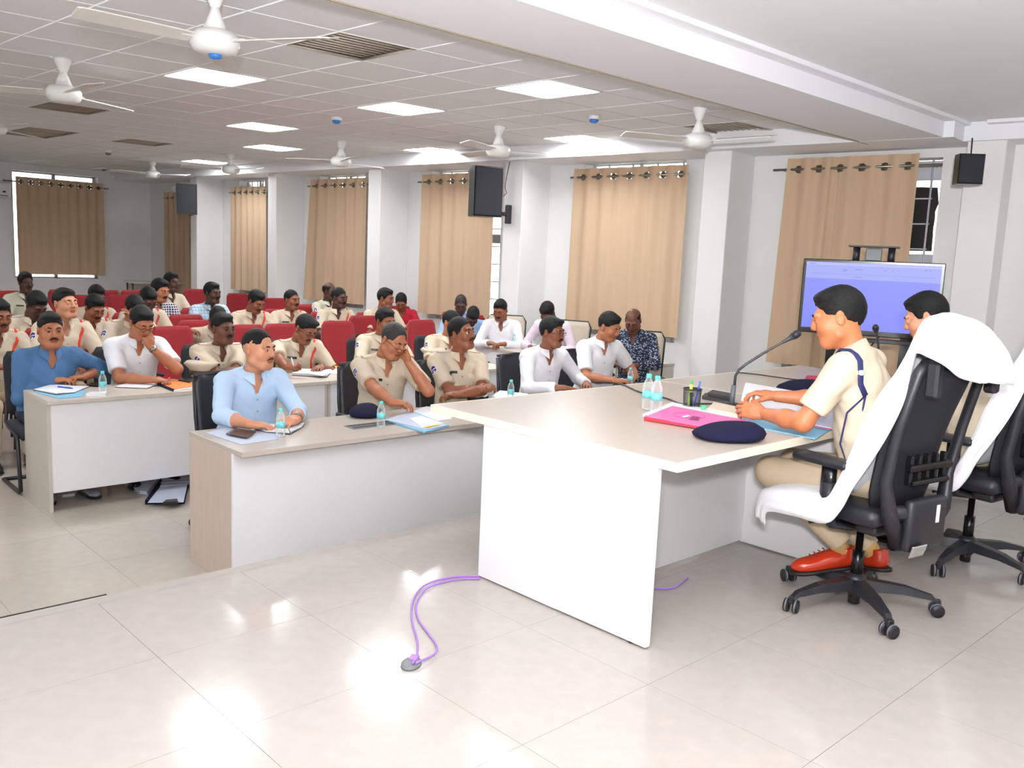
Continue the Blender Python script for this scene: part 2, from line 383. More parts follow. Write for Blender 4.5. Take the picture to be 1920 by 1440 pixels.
CL = ['tan curtain behind the television, nearest the right pillar', 'wide tan curtain right of the big wall speaker', 'tan curtain partly hidden by the big wall speaker',
      'tan curtain left of the big wall speaker, flaring at its foot', 'narrow tan curtain between the far pillars', 'narrowest tan curtain beside the far wall speaker']
for k, ((l, r, t_, b_, orr, rl, rr), (s0, s1, so, zt, zb)) in enumerate(zip(CUR, ops)):
    curtain(s0, s1, zt, zb, CL[k], (6, 7, 6, 6, 6, 5)[k], MW, flare=(.06, .03, .03, .16, .03, .03)[k], rod=(ws(rr, 300, .12), ws(rl, 300, .12)), split=.62 if k == 0 else None)
# --- back wall with its window
bw = MB(); p0 = UY(22, 330, BACK); p1 = UY(188, 520, BACK); x0, x1 = p0.x, p1.x; z1 = UY(100, 325, BACK).z; z0 = UY(100, 522, BACK).z
for (a, b, c, d) in ((LEFT-.3, x0, LOW-.1, 3), (x1, 9.4, LOW-.1, 3), (x0, x1, LOW-.1, z0), (x0, x1, z1, 3)):
    bw.box(((a+b)/2, BACK+.15, (c+d)/2), (b-a, .3, d-c))
bw.build('wall_back', WALL, kind='structure')
wn = MB(); H = z1-z0
for (c, sz) in (((x0+.02, 0, z0+H/2), (.06, .06, H)), ((x1-.02, 0, z0+H/2), (.06, .06, H)), (((x0+x1)/2, 0, z0+.012), (x1-x0, .06, .024)), (((x0+x1)/2, 0, z1-.012), (x1-x0, .06, .024)), (((x0+x1)/2, 0, z0+H/2), (.06, .06, H))):
    wn.box((c[0], BACK+.2, c[2]), sz, bev=.004)
t = wn.build('window_7', FRAMEM, kind='structure')
for (a, b) in ((x0+.05, (x0+x1)/2-.03), ((x0+x1)/2+.03, x1-.05)): MB().box(((a+b)/2, BACK+.2, z0+H/2), (b-a, .006, H-.1)).build('pane', GLASS, t)
MB2 = Matrix(((-1, 0, 0, 0), (0, -1, 0, BACK), (0, 0, 1, 0), (0, 0, 0, 1)))
ca = UY(29, 335, BACK-.14); cb = UY(194, 345, BACK-.14)
curtain(-cb.x, -ca.x, UY(110, 337, BACK-.14).z, UY(110, 515, BACK-.14).z, 'wide brown curtain on the far end wall at left', 9, MB2, rod=(-cb.x-.1, -ca.x+.2))
MB().box((LEFT-.15, 8, 1.25), (.3, 21.5, 3.4)).build('wall_left', WALL, kind='structure')
MB().box((3.9, FRONT-.15, 1.25), (11, .3, 3.4)).build('wall_front', WALL, kind='structure')
# --- air conditioner at the far left
p = UY(-28, 354, BACK-.1); t = empty('air_conditioner', (p.x, BACK-.012, p.z), label='white wall air conditioner at the far left end of the hall', cat='air conditioner')
MB().box((0, -.1, 0), (.78, .2, .27), bev=.03, seg=2).build('body', mat('ac_white', S(226, 228, 232), .4), t)
MB().box((0, -.19, -.1), (.68, .03, .02)).build('louvre', GREYP, t); MB().box((.28, -.203, -.03), (.05, .006, .03)).build('display', INK, t)
# --- ceiling fans
FANW = mat('fan_white', S(232, 231, 228), .35); FANB = mat('fan_blade', S(214, 210, 204), .4); BLUE = mat('blue_film', S(50, 120, 200), .35)
FANS = [((403, -28), (403, 78), 60, 'nearest white ceiling fan, cut by the top of the picture', True), ((118, 108), (120, 176), 30, 'white ceiling fan at upper left in front of the dark grille', False),
        ((936, 235), (936, 283), 80, 'white ceiling fan above the big wall speaker', False), ((1313, 200), (1310, 264), 34, 'white ceiling fan nearest the beam', False),
        ((640, 264), (640, 303), 10, 'white ceiling fan in front of the flared curtain', False), ((433, 288), (433, 318), 40, 'small far white ceiling fan over the narrow curtain', False),
        ((286, 303), (286, 327), 60, 'farthest white ceiling fan, beside the far wall speaker', False), ((-14, 196), (-14, 240), 38, 'white ceiling fan at the left picture edge, blades only', False)]
bl = MB()
vs = []; fs = []
for i, (x, wd) in enumerate(((.13, .045), (.22, .055), (.40, .062), (.62, .068), (.68, .064), (.70, .052))):
    for sgn, zz in ((1, .014), (-1, -.012)): vs += [(x, sgn*wd, zz+.003), (x, sgn*wd, zz-.003)]
for i in range(5):
    a = i*4; b = a+4; fs += [[a, b, b+2, a+2], [a+1, a+3, b+3, b+1], [a, a+1, b+1, b], [a+2, b+2, b+3, a+3]]
fs += [[0, 2, 3, 1], [20, 21, 23, 22]]
blade_me = bl.add(vs, fs).mesh('blade', FANB)
arm_me = MB().box((.13, 0, .004), (.12, .035, .006), bev=.002).mesh('blade_arm', FANW)
for (mt, mo, ang, lab, blue) in FANS:
    c = UZ(*mt, CZ); d = ray(*mo); tt = math.hypot(c.x, c.y)/math.hypot(d.x, d.y); zm = CAM_H+tt*d.z
    t = empty('ceiling_fan', (c.x, c.y, 0), label=lab, cat='fan', group='white ceiling fans'); zc = CZ-.005
    MB().lathe([(.065, zc), (.062, zc-.02), (.028, zc-.10), (.016, zc-.12)], n=20).build('ceiling_cup', FANW, t)
    MB().lathe([(.013, zc-.1), (.013, zm+.1)], n=10).build('down_rod', FANW, t)
    MB().lathe([(.016, zm+.19), (.03, zm+.14), (.062, zm+.06)], n=20).build('motor_cup', FANW, t)
    m = MB().lathe([(.03, zm+.06), (.10, zm+.05), (.125, zm+.02), (.128, zm-.015), (.11, zm-.05), (.06, zm-.065), (0.001, zm-.068)], n=26); m.build('motor', FANW, t)
    if blue: MB().lathe([(.036, zm-.062), (.03, zm-.085), (.001, zm-.09)], n=16).build('blue_cap', BLUE, t)
    for k in range(3):
        a = math.radians(ang+120*k); bo = inst('blade', blade_me, t, (0, 0, zm+.0), a); inst('blade_arm', arm_me, bo)
for (q, lab) in (((631, 222), 'white ceiling sensor with blue film, left of the big speaker'), ((1114, 220), 'white ceiling sensor with blue film, left of the fan nearest the beam'),
                 ((203, 284), 'small dark ceiling sensor over the back rows, nearer one'), ((195, 315), 'small dark ceiling sensor over the back rows, farther one')):
    c = UZ(*q, CZ-.02); t = empty('ceiling_sensor', (c.x, c.y, CZ-.006), label=lab, cat='sensor', group='round ceiling sensors')
    MB().lathe([(.055, 0), (.055, -.02), (.045, -.035)], n=18).build('base', FANW, t)
    MB().lathe([(.045, -.033), (.04, -.055), (.02, -.068), (.001, -.07)], n=18).build('dome', BLUE if q[0] > 500 else GREYP, t)
# --- loudspeakers
def speaker(cpx, y0, y1, dist_d, rz, wd, dp, lab, bracket_px=None, cable=False):
    p = UW(cpx, (y0+y1)/2, WC-dist_d); zt = UW(cpx, y0, WC-dist_d).z; zb = UW(cpx, y1, WC-dist_d).z; h = zt-zb
    t = empty('wall_speaker', (p.x, p.y, (zt+zb)/2), rz, label=lab, cat='speaker', group='black wall loudspeakers')
    poly = [(-wd/2, -dp/2), (wd/2, -dp/2), (wd/2, dp*.1), (wd*.28, dp/2), (-wd*.28, dp/2), (-wd/2, dp*.1)]
    MB().prism(poly, -h/2, h/2).build('cabinet', BLACK2, t)
    MB().box((0, -dp/2-.008, 0), (wd*.94, .02, h*.94), bev=.006).build('grille', MESHB, t)
    return t, p, h
t, p, h = speaker(907, 314, 407, .95, math.radians(-22), .36, .34, 'big black loudspeaker bracketed to a pillar, over the tan curtains')
q = UW(953, 402, WC-.56); inv = t.matrix_basis.inverted()
MB().tube([inv@q, inv@(q+Vector((-.09, 0, -.0))), inv@(p+Vector((.05, 0, -h*.4)))], .025, 8).build('bracket_arm', BLACK, t)
MB().box(inv@(q+Vector((.0, 0, .0))), (.07, .06, .23), rot=rzm(.3), bev=.008).build('bracket_plate', BLACK, t)
c1 = UW(957, 298, WC-.56); cpts = [c1, UW(950, 330, WC-.56), UW(947, 352, WC-.56), UW(950, 362, WC-.56), UW(944, 368, WC-.56)]
MB().tube([inv@x for x in cpts], .005, 5).build('speaker_cable', BLACK, t)
t, p, h = speaker(349, 345, 402, .85, math.radians(-20), .34, .36, 'black loudspeaker on the far pillar, in front of the narrowest curtain')
MB().box((.1, .25, -h/2+.02), (.06, .3, .05)).build('bracket_arm', BLACK, t)
t, p, h = speaker(1813, 291, 347, .75, math.radians(-52), .20, .20, 'small black loudspeaker high on the right pillar')
MB().box((.03, .16, -.05), (.05, .16, .06)).build('bracket_arm', BLACK, t); MB().tube([(.06, .12, h/2), (.06, .14, h/2+.16)], .006, 5).build('speaker_cable', BLACK, t)
# --- television on its stand
tvc = UY(1630, 560, 3.18); d = Vector((tvc.x, tvc.y, 0)).normalized(); yawtv = math.atan2(d.x, -d.y)-PI
t = empty('television', (tvc.x, tvc.y, 0), math.atan2(d.y, d.x)-PI/2-.04, label='black flat screen television on a stand showing a pale blue window', cat='television')
tw, th, tz = 1.05, .60, tvc.z
MB().box((0, 0, tz), (tw, .05, th), bev=.006).build('bezel', BLACK2, t)
def screen_mat():
    m = bpy.data.materials.new('screen'); m.use_nodes = True; nt = m.node_tree; b = nt.nodes['Principled BSDF']; b.inputs['Base Color'].default_value = (.02, .02, .03, 1); b.inputs['Roughness'].default_value = .4; b.inputs['Specular IOR Level'].default_value = .15
    tc = nt.nodes.new('ShaderNodeTexCoord'); sp = nt.nodes.new('ShaderNodeSeparateXYZ'); nt.links.new(tc.outputs['Generated'], sp.inputs[0])
    cr = nt.nodes.new('ShaderNodeValToRGB'); e = cr.color_ramp.elements; e[0].position = 0; e[0].color = (*S(140, 148, 255), 1); e[1].position = 1; e[1].color = (*S(176, 180, 252), 1)
    for pos, col in ((.74, S(146, 152, 255)), (.76, S(170, 178, 252)), (.955, S(170, 178, 252)), (.96, S(196, 200, 252))): x = e.new(pos); x.color = (*col, 1)
    nt.links.new(sp.outputs['Z'], cr.inputs[0]); nt.links.new(cr.outputs[0], b.inputs['Emission Color']); b.inputs['Emission Strength'].default_value = .74; return m
MB().box((0, -.027, tz+.01), (tw-.05, .004, th-.065)).build('screen', screen_mat(), t)
UIM = mat('screen_marks', S(80, 80, 120), .5, emit=S(110, 110, 170), estr=.8); mk = MB()
for (x, z, a) in ((-.45, .262, .05), (-.2, .222, .03), (-.2, .212, .03), (-.1, .224, .07), (-.1, .165, .06), (.1, .226, .012), (.15, .228, .012), (.19, .226, .006), (.39, .24, .02), (.42, .24, .012), (-.0, .185, .9), (-.0, .145, .9), (-.47, -.25, .02)):
    mk.box((x, -.0295, tz+z), (a, .002, .006 if a < .5 else .0025))
mk.build('screen_marks', UIM, t)
MB().box((0, .0, tz-th/2-.035), (.7, .03, .035), bev=.005).build('sound_bar', BLACK, t)
sh = MB(); sh.box((0, .0, tz+th/2+.11), (.38, .16, .012), bev=.003); sh.build('camera_shelf', BLACK, t)
for x in (-.13, .13): MB().tube([(x, .02, tz+th/2-.02), (x, .02, tz+th/2+.105)], .028, 10).build('shelf_post', BLACK, t)
MB().box((0, .02, tz+th/2+.05), (.12, .05, .10), bev=.006).build('camera_unit', GREYP, t)
for x in (-.25, .30):
    MB().box((x, .06, (tz-th/2)/2+.05), (.09, .04, tz-th/2+.1)).build('stand_leg', BLACK2, t); MB().box((x, .06, .03), (.07, .55, .05), bev=.01).build('stand_foot', BLACK2, t)
MB().tube([(.1, .03, tz-th/2), (.02, .05, tz-th/2-.12), (-.05, .05, .45)], .006, 5).build('cable', BLACK, t)
# ================================================================== DESKS AND TABLES
def desk(name, x0, x1, y0, y1, zf, top, end, label, cat, group, lift=.0, th=.028, h=.75, front_in=.02, wide_front=0):
    t = empty(name, ((x0+x1)/2, (y0+y1)/2, zf), label=label, cat=cat, group=group)
    W = x1-x0; D = y1-y0
    MB().box((0, 0, h-th/2), (W, D, th), bev=.002).build('top', top, t)
    for sgn in (-1, 1):
        MB().box((sgn*(W/2-.0125), (front_in+.019*wide_front)/2, (h-th)/2), (.025, D-front_in-.019*wide_front, h-th), bev=.0015).build('end_panel', end, t)
    yy = -D/2+front_in+.009
    MB().box((0, yy, (h-th+lift)/2), (W if wide_front else W-.05, .018, h-th-lift), bev=.001).build('front_panel', WHITE_LAM, t)
    return t
def flap(parent, x, y, z, w=.34, d=.11):
    f = MB().box((x, y, z+.002), (w, d, .006), bev=.001).build('cable_flap', GREYP, parent)
    for k in (-1, 1): MB().box((x, y+k*d*.25, z+.0055), (w*.94, .035, .002)).build('flap_lid', MESHB, f)
DZ = .75+LOW
D1 = desk('front_desk', 2.045, 4.25, 4.115, 4.755, LOW, WOOD_LAM, WOOD_LAMV, 'long wood-topped desk with plain white front, below the stage edge', 'desk', 'front row desks', front_in=.105, wide_front=1)
D1b = desk('front_desk', 4.254, 6.40, 4.115, 4.755, LOW, WOOD_LAM, WOOD_LAMV, 'wood-topped desk behind the big stage table', 'desk', 'front row desks', front_in=.105, wide_front=1)
D2 = desk('second_desk', 1.69, 3.78, 6.10, 6.64, LOW, CREAM_LAM, GREY_LAM, 'pale white-fronted desk in the second row at left, with papers on the floor below', 'desk', 'second row desks', lift=.13)
D2b = desk('second_desk', 3.784, 5.85, 6.10, 6.64, LOW, CREAM_LAM, GREY_LAM, 'pale white-fronted desk in the second row behind the front officers', 'desk', 'second row desks', lift=.13)
flap(D1, -.12, -.05, .75)
def side_desk(cx, cy, L, D, label, frontmat):
    t = empty('side_desk', (cx, cy, LOW), math.radians(-96), label=label, cat='desk', group='side desks along the window wall')
    MB().box((0, 0, .736), (L, D, .028), bev=.002).build('top', WOOD_LAM, t)
    for s in (-1, 1): MB().box((s*(L/2-.0125), 0, .36), (.025, D-.02, .72)).build('end_panel', GREY_LAM, t)
    MB().box((0, -D/2+.03, .40), (L-.06, .018, .64)).build('front_panel', frontmat, t); return t
q1 = UZ(903, 645, LOW+.75); q2 = UZ(1000, 664, LOW+.75)
SD1 = side_desk(q2.x+.27, (q1.y+q2.y)/2-.05, 1.75, .55, 'white-fronted side desk by the window wall where two men write', WHITE_LAM)
q3 = UZ(1228, 680, LOW+.77)
SD2 = side_desk(q3.x+.13, q3.y+.62, 1.25, .5, 'beige side desk in front of the man in the patterned navy shirt', GREY_LAM)
# big stage table and its continuation to the window wall
BT = empty('stage_table', (3.52, 2.57, 0), label='big wood-topped table with blank white end panel on the stage', cat='table')
MB().box((0, 0, .74), (1.80, 1.44, .032), bev=.002).build('top', WOOD_LAM, BT)
for s in (-1, 1): MB().box((s*.905, 0, .74), (.012, 1.44, .033)).build('edge_band', EDGE, BT); 
MB().box((0, -.722, .74), (1.82, .012, .033)).build('edge_band', EDGE, BT); MB().box((0, .722, .74), (1.82, .012, .033)).build('edge_band', EDGE, BT)
MB().box((-.885, -.14, .366), (.03, .98, .716), bev=.002).build('end_panel', WHITE_LAM, BT); MB().box((.60, -.36, .366), (.03, .52, .716), bev=.002).build('end_panel', WHITE_LAM, BT)
MB().box((-.14, -.11, .368), (1.46, .02, .70), bev=.002).build('modesty_panel', WHITE_LAM, BT)
MB().tube([(-.885, -.55, .001), (-.885, -.55, .012)], .012, 8).build('glide', BLACK, BT)
BT2 = empty('stage_table', (5.33, 2.60, 0), label='second stage table, between the officers and the window wall', cat='table')
MB().box((0, 0, .74), (1.80, 1.46, .032), bev=.002).build('top', WOOD_LAM, BT2); MB().box((0, -.735, .74), (1.8, .012, .033)).build('edge_band', EDGE, BT2); MB().box((0, .735, .74), (1.8, .012, .033)).build('edge_band', EDGE, BT2)
for s in (-1, 1): MB().box((s*.86, -.14, .366), (.03, .98, .716), bev=.002).build('end_panel', WHITE_LAM, BT2)
MB().box((0, -.11, .368), (1.66, .02, .70), bev=.002).build('modesty_panel', WHITE_LAM, BT2)
q = UY(310, 528, 17.2); t = empty('corner_table', (q.x-.05, q.y, LOW), math.radians(-8), label='tall beige table in the far corner behind the back rows', cat='table')
MB().box((0, 0, 1.035), (1.3, .55, .03), bev=.002).build('top', GREY_LAM, t)
for a in (-.6, .6):
    for b in (-.22, .22): MB().tube([(a, b, 0), (a, b, 1.02)], .018, 8).build('leg', STEEL, t)
MB().box((0, .2, .93), (1.18, .015, .12)).build('rail', GREY_LAM, t)
# ================================================================== CHAIRS (all face -Y locally)
def star_base(t, r, z0, zseat, m=BLACK, rot=0.0):
    hub = MB().lathe([(.028, z0+.05), (.045, z0+.07), (.045, z0+.13), (.03, z0+.15)], n=16).build('hub', m, t)
    MB().lathe([(.026, z0+.012), (.026, z0+.07)], n=12).build('piston_foot', BLACK2, t)
    MB().lathe([(.026, z0+.14), (.026, (z0+zseat)*.55), (.016, (z0+zseat)*.55), (.016, zseat-.05)], n=12).build('gas_column', BLACK2, t)
    lv = []; lf = []; secs = [(.03, .036, .130, .050), (r*.6, .027, .118, .034), (r*.93, .019, .092, .020), (r, .018, .07, .012)]
    for (x, wd, zt, hh) in secs: lv += [(x, -wd*.7, z0+zt), (x, wd*.7, z0+zt), (x, wd, z0+zt-hh), (x, -wd, z0+zt-hh)]
    for i in range(3):
        a = 4*i; lf += [[a+k, a+(k+1) % 4, a+4+(k+1) % 4, a+4+k] for k in range(4)]
    lf += [[3, 2, 1, 0], [12, 13, 14, 15]]
    leg = MB().add(lv, lf).mesh('leg', m)
    cm = MB(); cm.box((0, 0, z0+.058), (.03, .022, .035), bev=.004)
    for s in (-1, 1): cm.mi = 0; cm.lathe([(.004, -.009), (.029, -.009), (.029, .009), (.004, .009)], (0, s*.02, z0+.03), 18, rot=rx(PI/2)); cm.mi = 1; cm.lathe([(.0285, -.003), (.0305, -.003), (.0305, .003), (.0285, .003)], (0, s*.02, z0+.0305), 18, rot=rx(PI/2)); cm.mi = 0
    cme = cm.mesh('caster', [BLACK, GREYP])
    for k in range(5):
        a = rot+2*PI*k/5; l = inst('leg', leg, t, (0, 0, 0), a); c = inst('caster', cme, l, (r, 0, 0), .6+k*1.3)
def cushion(w, d, h, z, y=0, curve=.015, front=.03, n=14):
    """a rounded seat pad"""
    vs = []; fs = []; m = MB()
    for k in (0, 1):
        for j in range(n+1):
            for i in range(n+1):
                u = i/n*2-1; v = j/n*2-1; a = u*math.sqrt(1-.12*v*v); b = v*math.sqrt(1-.12*u*u)
                e = max(abs(u), abs(v))**6
                zz = (h/2*(1-e*.75)+curve*(abs(u)**2)-.0)*(1 if k == 0 else -1) + (0 if k else 0)
                vs.append((a*w/2, y+b*d/2, z+zz-(front*max(0, -v)**3)))
    N = (n+1)**2
    for j in range(n):
        for i in range(n):
            a = j*(n+1)+i; q = [a, a+1, a+n+2, a+n+1]; fs.append(q); fs.append([N+x for x in q[::-1]])
    rim = [i for i in range(n+1)]+[(j+1)*(n+1)+n for j in range(n)]+[n*(n+1)+n-1-i for i in range(n)]+[(n-1-j)*(n+1) for j in range(n-1)]
    for i in range(len(rim)): a, b = rim[i], rim[(i+1) % len(rim)]; fs.append([b, a, N+a, N+b])
    return m.add(vs, fs, True)
def back_panel(wb, wt, z0, z1, yb, yt, th, curve=.03, nx=10, nz=10, round_=.25, bulge=.0):
    """a curved back: bottom width wb, top width wt, leaning from yb to yt"""
    vs = []; fs = []
    for k in (0, 1):
        for j in range(nz+1):
            v = j/nz; w_ = wb+(wt-wb)*v
            if v > 1-round_ and round_: w_ *= math.sqrt(max(0, 1-((v-(1-round_))/round_)**2*.28))
            if v < round_*.5 and round_: w_ *= math.sqrt(max(0, 1-((round_*.5-v)/(round_*.5))**2*.2))
            for i in range(nx+1):
                u = i/nx*2-1; vs.append((u*w_/2, yb+(yt-yb)*v-curve*u*u+bulge*math.sin(v*PI)+(th if k else 0), z0+(z1-z0)*v))
    N = (nx+1)*(nz+1)
    for j in range(nz):
        for i in range(nx):
            a = j*(nx+1)+i; q = [a, a+1, a+nx+2, a+nx+1]; fs.append(q); fs.append([N+x for x in q[::-1]])
    rim = [i for i in range(nx+1)]+[(j+1)*(nx+1)+nx for j in range(nz)]+[nz*(nx+1)+nx-1-i for i in range(nx)]+[(nz-1-j)*(nx+1) for j in range(nz-1)]
    for i in range(len(rim)): a, b = rim[i], rim[(i+1) % len(rim)]; fs.append([b, a, N+a, N+b])
    return MB().add(vs, fs, True)
def exec_chair(loc, rz, label, group=None, rot=0.0):
    t = empty('executive_chair', loc, rz, label=label, cat='chair', group=group)
    star_base(t, .34, 0, .46, rot=rot)
    cushion(.50, .50, .09, .475, y=-.02).build('seat', LEATHER, t)
    MB().box((0, .0, .405), (.30, .34, .05), bev=.015, seg=2).build('tilt_mechanism', BLACK, t)
    MB().tube([(.1, -.05, .41), (.27, -.07, .40)], .008, 6).build('lever', BLACK, t)
    back_panel(.42, .46, .52, 1.13, .20, .36, .012, curve=.05, bulge=-.03).build('mesh_back', MESHB, t)
    fr = MB()
    for s in (-1, 1): fr.tube([(s*.10, .24, .36), (s*.19, .25, .50), (s*.225, .235, .64), (s*.235, .27, .85), (s*.23, .33, 1.10), (s*.20, .345, 1.15)], [.03, .034, .026, .022, .022, .02], 8, flat=(1.1, .8))
    fr.tube([(-.2, .345, 1.14), (0, .375, 1.16), (.2, .345, 1.14)], .022, 8); fr.tube([(-.21, .245, .52), (0, .28, .50), (.21, .245, .52)], .03, 8)
    fr.build('back_frame', BLACK, t)
    lo = MB()
    lo.box((0, .285, .70), (.30, .03, .03), bev=.008); lo.box((0, .29, .64), (.26, .025, .02), bev=.006)
    for i in range(5): lo.box((-.12+.06*i, .268, .69), (.018, .03, .12), bev=.006)
    lo.build('lumbar_support', BLACK2, t)
    MB().box((0, .285, .46), (.26, .05, .22), bev=.02, seg=2).build('back_shell', BLACK, t)
    MB().box((.08, .318, .36), (.10, .012, .055), rot=rx(-.3), bev=.004).build('chrome_plate', CHROME, t)
    MB().box((-.05, .3125, .50), (.022, .003, .075)).build('maker_tag', PAPER, t)
    for s in (-1, 1):
        ar = MB(); ar.tube([(s*.16, .06, .40), (s*.26, .03, .42), (s*.285, .02, .47), (s*.285, .015, .60)], [.022, .027, .031, .034], 8, flat=(1.2, .8))
        a = ar.build('armrest', BLACK, t); MB().tube([(s*.285, .015, .55), (s*.285, .015, .67)], .028, 8, flat=(1.3, .9)).build('arm_post', BLACK2, a)
        MB().box((s*.285, -.015, .688), (.095, .27, .036), bev=.015, seg=2).build('arm_pad', LEATHER, a)
    MB().box((-.21, .385, 1.08), (.05, .05, .14), bev=.01).build('back_bracket', BLACK, t); MB().box((.21, .385, 1.08), (.05, .05, .14), bev=.01).build('back_bracket', BLACK, t)
    return t
SHARE = {}
def tree_copy(key, make, loc, rz, label, group):
    if key not in SHARE: SHARE[key] = make(loc, rz, label, group); return SHARE[key]
    return dup(SHARE[key], None, loc, rz, label=label, group=group)
def mk_desk_chair(loc, rz, label, group):
    t = empty('desk_chair', loc, rz, label=label, cat='chair', group=group)
    star_base(t, .31, 0, .44); cushion(.48, .47, .08, .445, y=-.02).build('seat', MESHB, t)
    back_panel(.42, .44, .52, .97, .21, .29, .014, curve=.045, round_=.16).build('backrest', LEATHER, t)
    fr = MB()
    for s in (-1, 1): fr.tube([(s*.12, .2, .42), (s*.205, .215, .52), (s*.222, .215, .70), (s*.215, .26, .95)], .014, 6)
    fr.tube([(-.215, .26, .965), (0, .305, .975), (.215, .26, .965)], .013, 6); fr.tube([(0, .1, .42), (0, .27, .44), (0, .29, .6)], .022, 6); fr.build('back_frame', BLACK, t)
    for s in (-1, 1): MB().tube([(s*.2, .1, .43), (s*.265, .08, .46), (s*.265, .08, .63), (s*.26, -.14, .65)], .015, 6).build('armrest', BLACK, t)
    return t
def mk_sled_chair(loc, rz, label, group):
    t = empty('visitor_chair', loc, rz, label=label, cat='chair', group=group)
    cushion(.47, .46, .07, .44, y=-.02).build('seat', MESHB, t)
    back_panel(.43, .43, .50, .96, .21, .28, .025, curve=.04, round_=.18).build('backrest', MESHB, t)
    for s in (-1, 1): MB().tube([(s*.2, .23, .6), (s*.22, .2, .45), (s*.24, -.2, .41), (s*.24, -.24, .03), (s*.24, -.2, .015), (s*.24, .24, .015)], .014, 6).build('sled_leg', BLACK, t)
    MB().tube([(-.24, .24, .015), (.24, .24, .015)], .014, 6).build('sled_bar', BLACK, t)
    return t
def mk_red_chair(loc, rz, label, group):
    t = empty('hall_chair', loc, rz, label=label, cat='chair', group=group)
    back_panel(.47, .37, .48, 1.03, .20, .30, .035, curve=.03, round_=.10, bulge=.012, nx=8, nz=12).build('backrest', RED, t)
    cushion(.47, .44, .08, .44, y=-.01, n=8).build('seat', RED, t)
    MB().box((0, .255, .55), (.40, .02, .16), bev=.006).build('back_shell', BLACK, t)
    for s in (-1, 1):
        MB().tube([(s*.21, -.18, 0), (s*.21, -.16, .41)], .013, 6).build('leg', BLACK, t); MB().tube([(s*.21, .24, 0), (s*.21, .19, .42), (s*.20, .24, .6)], .013, 6).build('leg', BLACK, t)
        MB().tube([(s*.25, .17, .44), (s*.255, .15, .63), (s*.25, -.12, .64)], .016, 6).build('armrest', BLACK, t)
    return t
def mk_beige_chair(loc, rz, label, group):
    t = empty('side_chair', loc, rz, label=label, cat='chair', group=group)
    back_panel(.46, .48, .46, 1.08, .22, .32, .03, curve=.03, round_=.12).build('backrest', BEIGEF, t)
    cushion(.48, .46, .09, .44, y=-.02).build('seat', BEIGEF, t)
    fr = MB(); fr.tube([(-.235, .24, .48), (-.245, .31, 1.02), (-.2, .33, 1.085), (.2, .33, 1.085), (.245, .31, 1.02), (.235, .24, .48)], .010, 6); fr.build('back_trim', BLACK, t)
    for s in (-1, 1):
        MB().tube([(s*.27, .24, .60), (s*.275, -.16, .66), (s*.275, -.2, .62), (s*.27, -.2, .03), (s*.27, .2, .015)], .02, 6).build('arm_leg', BLACK, t)
    return t
MAKE = {'desk': mk_desk_chair, 'sled': mk_sled_chair, 'red': mk_red_chair, 'beige': mk_beige_chair}
GRP = {'desk': 'black chairs behind the front desks', 'sled': 'black chairs behind the second desks', 'red': 'red hall chairs', 'beige': 'beige chairs along the window wall'}
def chair(kind, loc, rz, label): return tree_copy(kind, MAKE[kind], loc, rz, label, GRP[kind])
EMPTY_RED = [(322, 612, 'empty red chair behind the shoulder of the man in white who covers his face'), (631, 602, 'big empty red chair right of the writing officer in glasses'), (790, 600, 'empty red chair between the heads of the two pairs of officers at centre'),
             (346, 590, 'empty red chair behind the leaning officer whose face is hidden'), (458, 609, 'empty red chair below the bowed officer with red cord'), (528, 607, 'empty red chair below the moustached officer seated upright'),
             (447, 550, 'empty red chair left of the bowed officer in the middle rows'), (513, 559, 'empty red chair between the bowed officer and the upright one'), (577, 572, 'empty red chair just right of the upright moustached officer'), (365, 542, 'empty red chair left of the man in pale checks'),
             (14, 545, 'empty red chair at the left picture edge, back rows'), (116, 543, 'empty red chair above the smiling officer'), (153, 553, 'empty red chair right of the smiling officer, back rows'), (203, 544, 'empty red chair in the back rows below the blank far wall'),
             (227, 553, 'lower empty red chair in the back rows below the blank far wall'), (251, 544, 'empty red chair at the right end of the back rows'), (680, 592, 'empty red chair behind the officer at the window in the middle rows')]
for (x, y, lab) in EMPTY_RED:
    q = UZ(x, y, LOW+1.03); chair('red', (q.x, q.y-.28, LOW), random.uniform(-.06, .06), lab)
# ================================================================== PEOPLE: smooth-blended implicit bodies meshed with surface nets
A = lambda *x: np.array(x, np.float32)
def smin(a, b, k): h = np.clip(.5+.5*(b-a)/k, 0, 1); return b+(a-b)*h-k*h*(1-h)
def smax(a, b, k): return -smin(-a, -b, k)
def cone(P, a, b, ra, rb):
    a = np.asarray(a, np.float32); b = np.asarray(b, np.float32); d = b-a; L = float(d@d)+1e-9
    t = np.clip(((P-a)@d)/L, 0, 1); return np.sqrt((((P-a)-t[:, None]*d)**2).sum(1))-(ra+(rb-ra)*t)
def conecut(P, a, b, ra, rb):                # open-ended at b: flat hem
    a = np.asarray(a, np.float32); b = np.asarray(b, np.float32); d = b-a; n = d/np.linalg.norm(d)
    return np.maximum(cone(P, a, b+n*.03, ra, rb), (P-b)@n)
def ell(P, c, r, R=None):
    q = P-np.asarray(c, np.float32)
    if R is not None: q = q@np.asarray(R, np.float32)
    r = np.asarray(r, np.float32); k0 = np.sqrt(((q/r)**2).sum(1)); k1 = np.sqrt(((q/(r*r))**2).sum(1))+1e-6
    return k0*(k0-1)/k1
def sph(P, c, r): return np.sqrt(((P-np.asarray(c, np.float32))**2).sum(1))-r
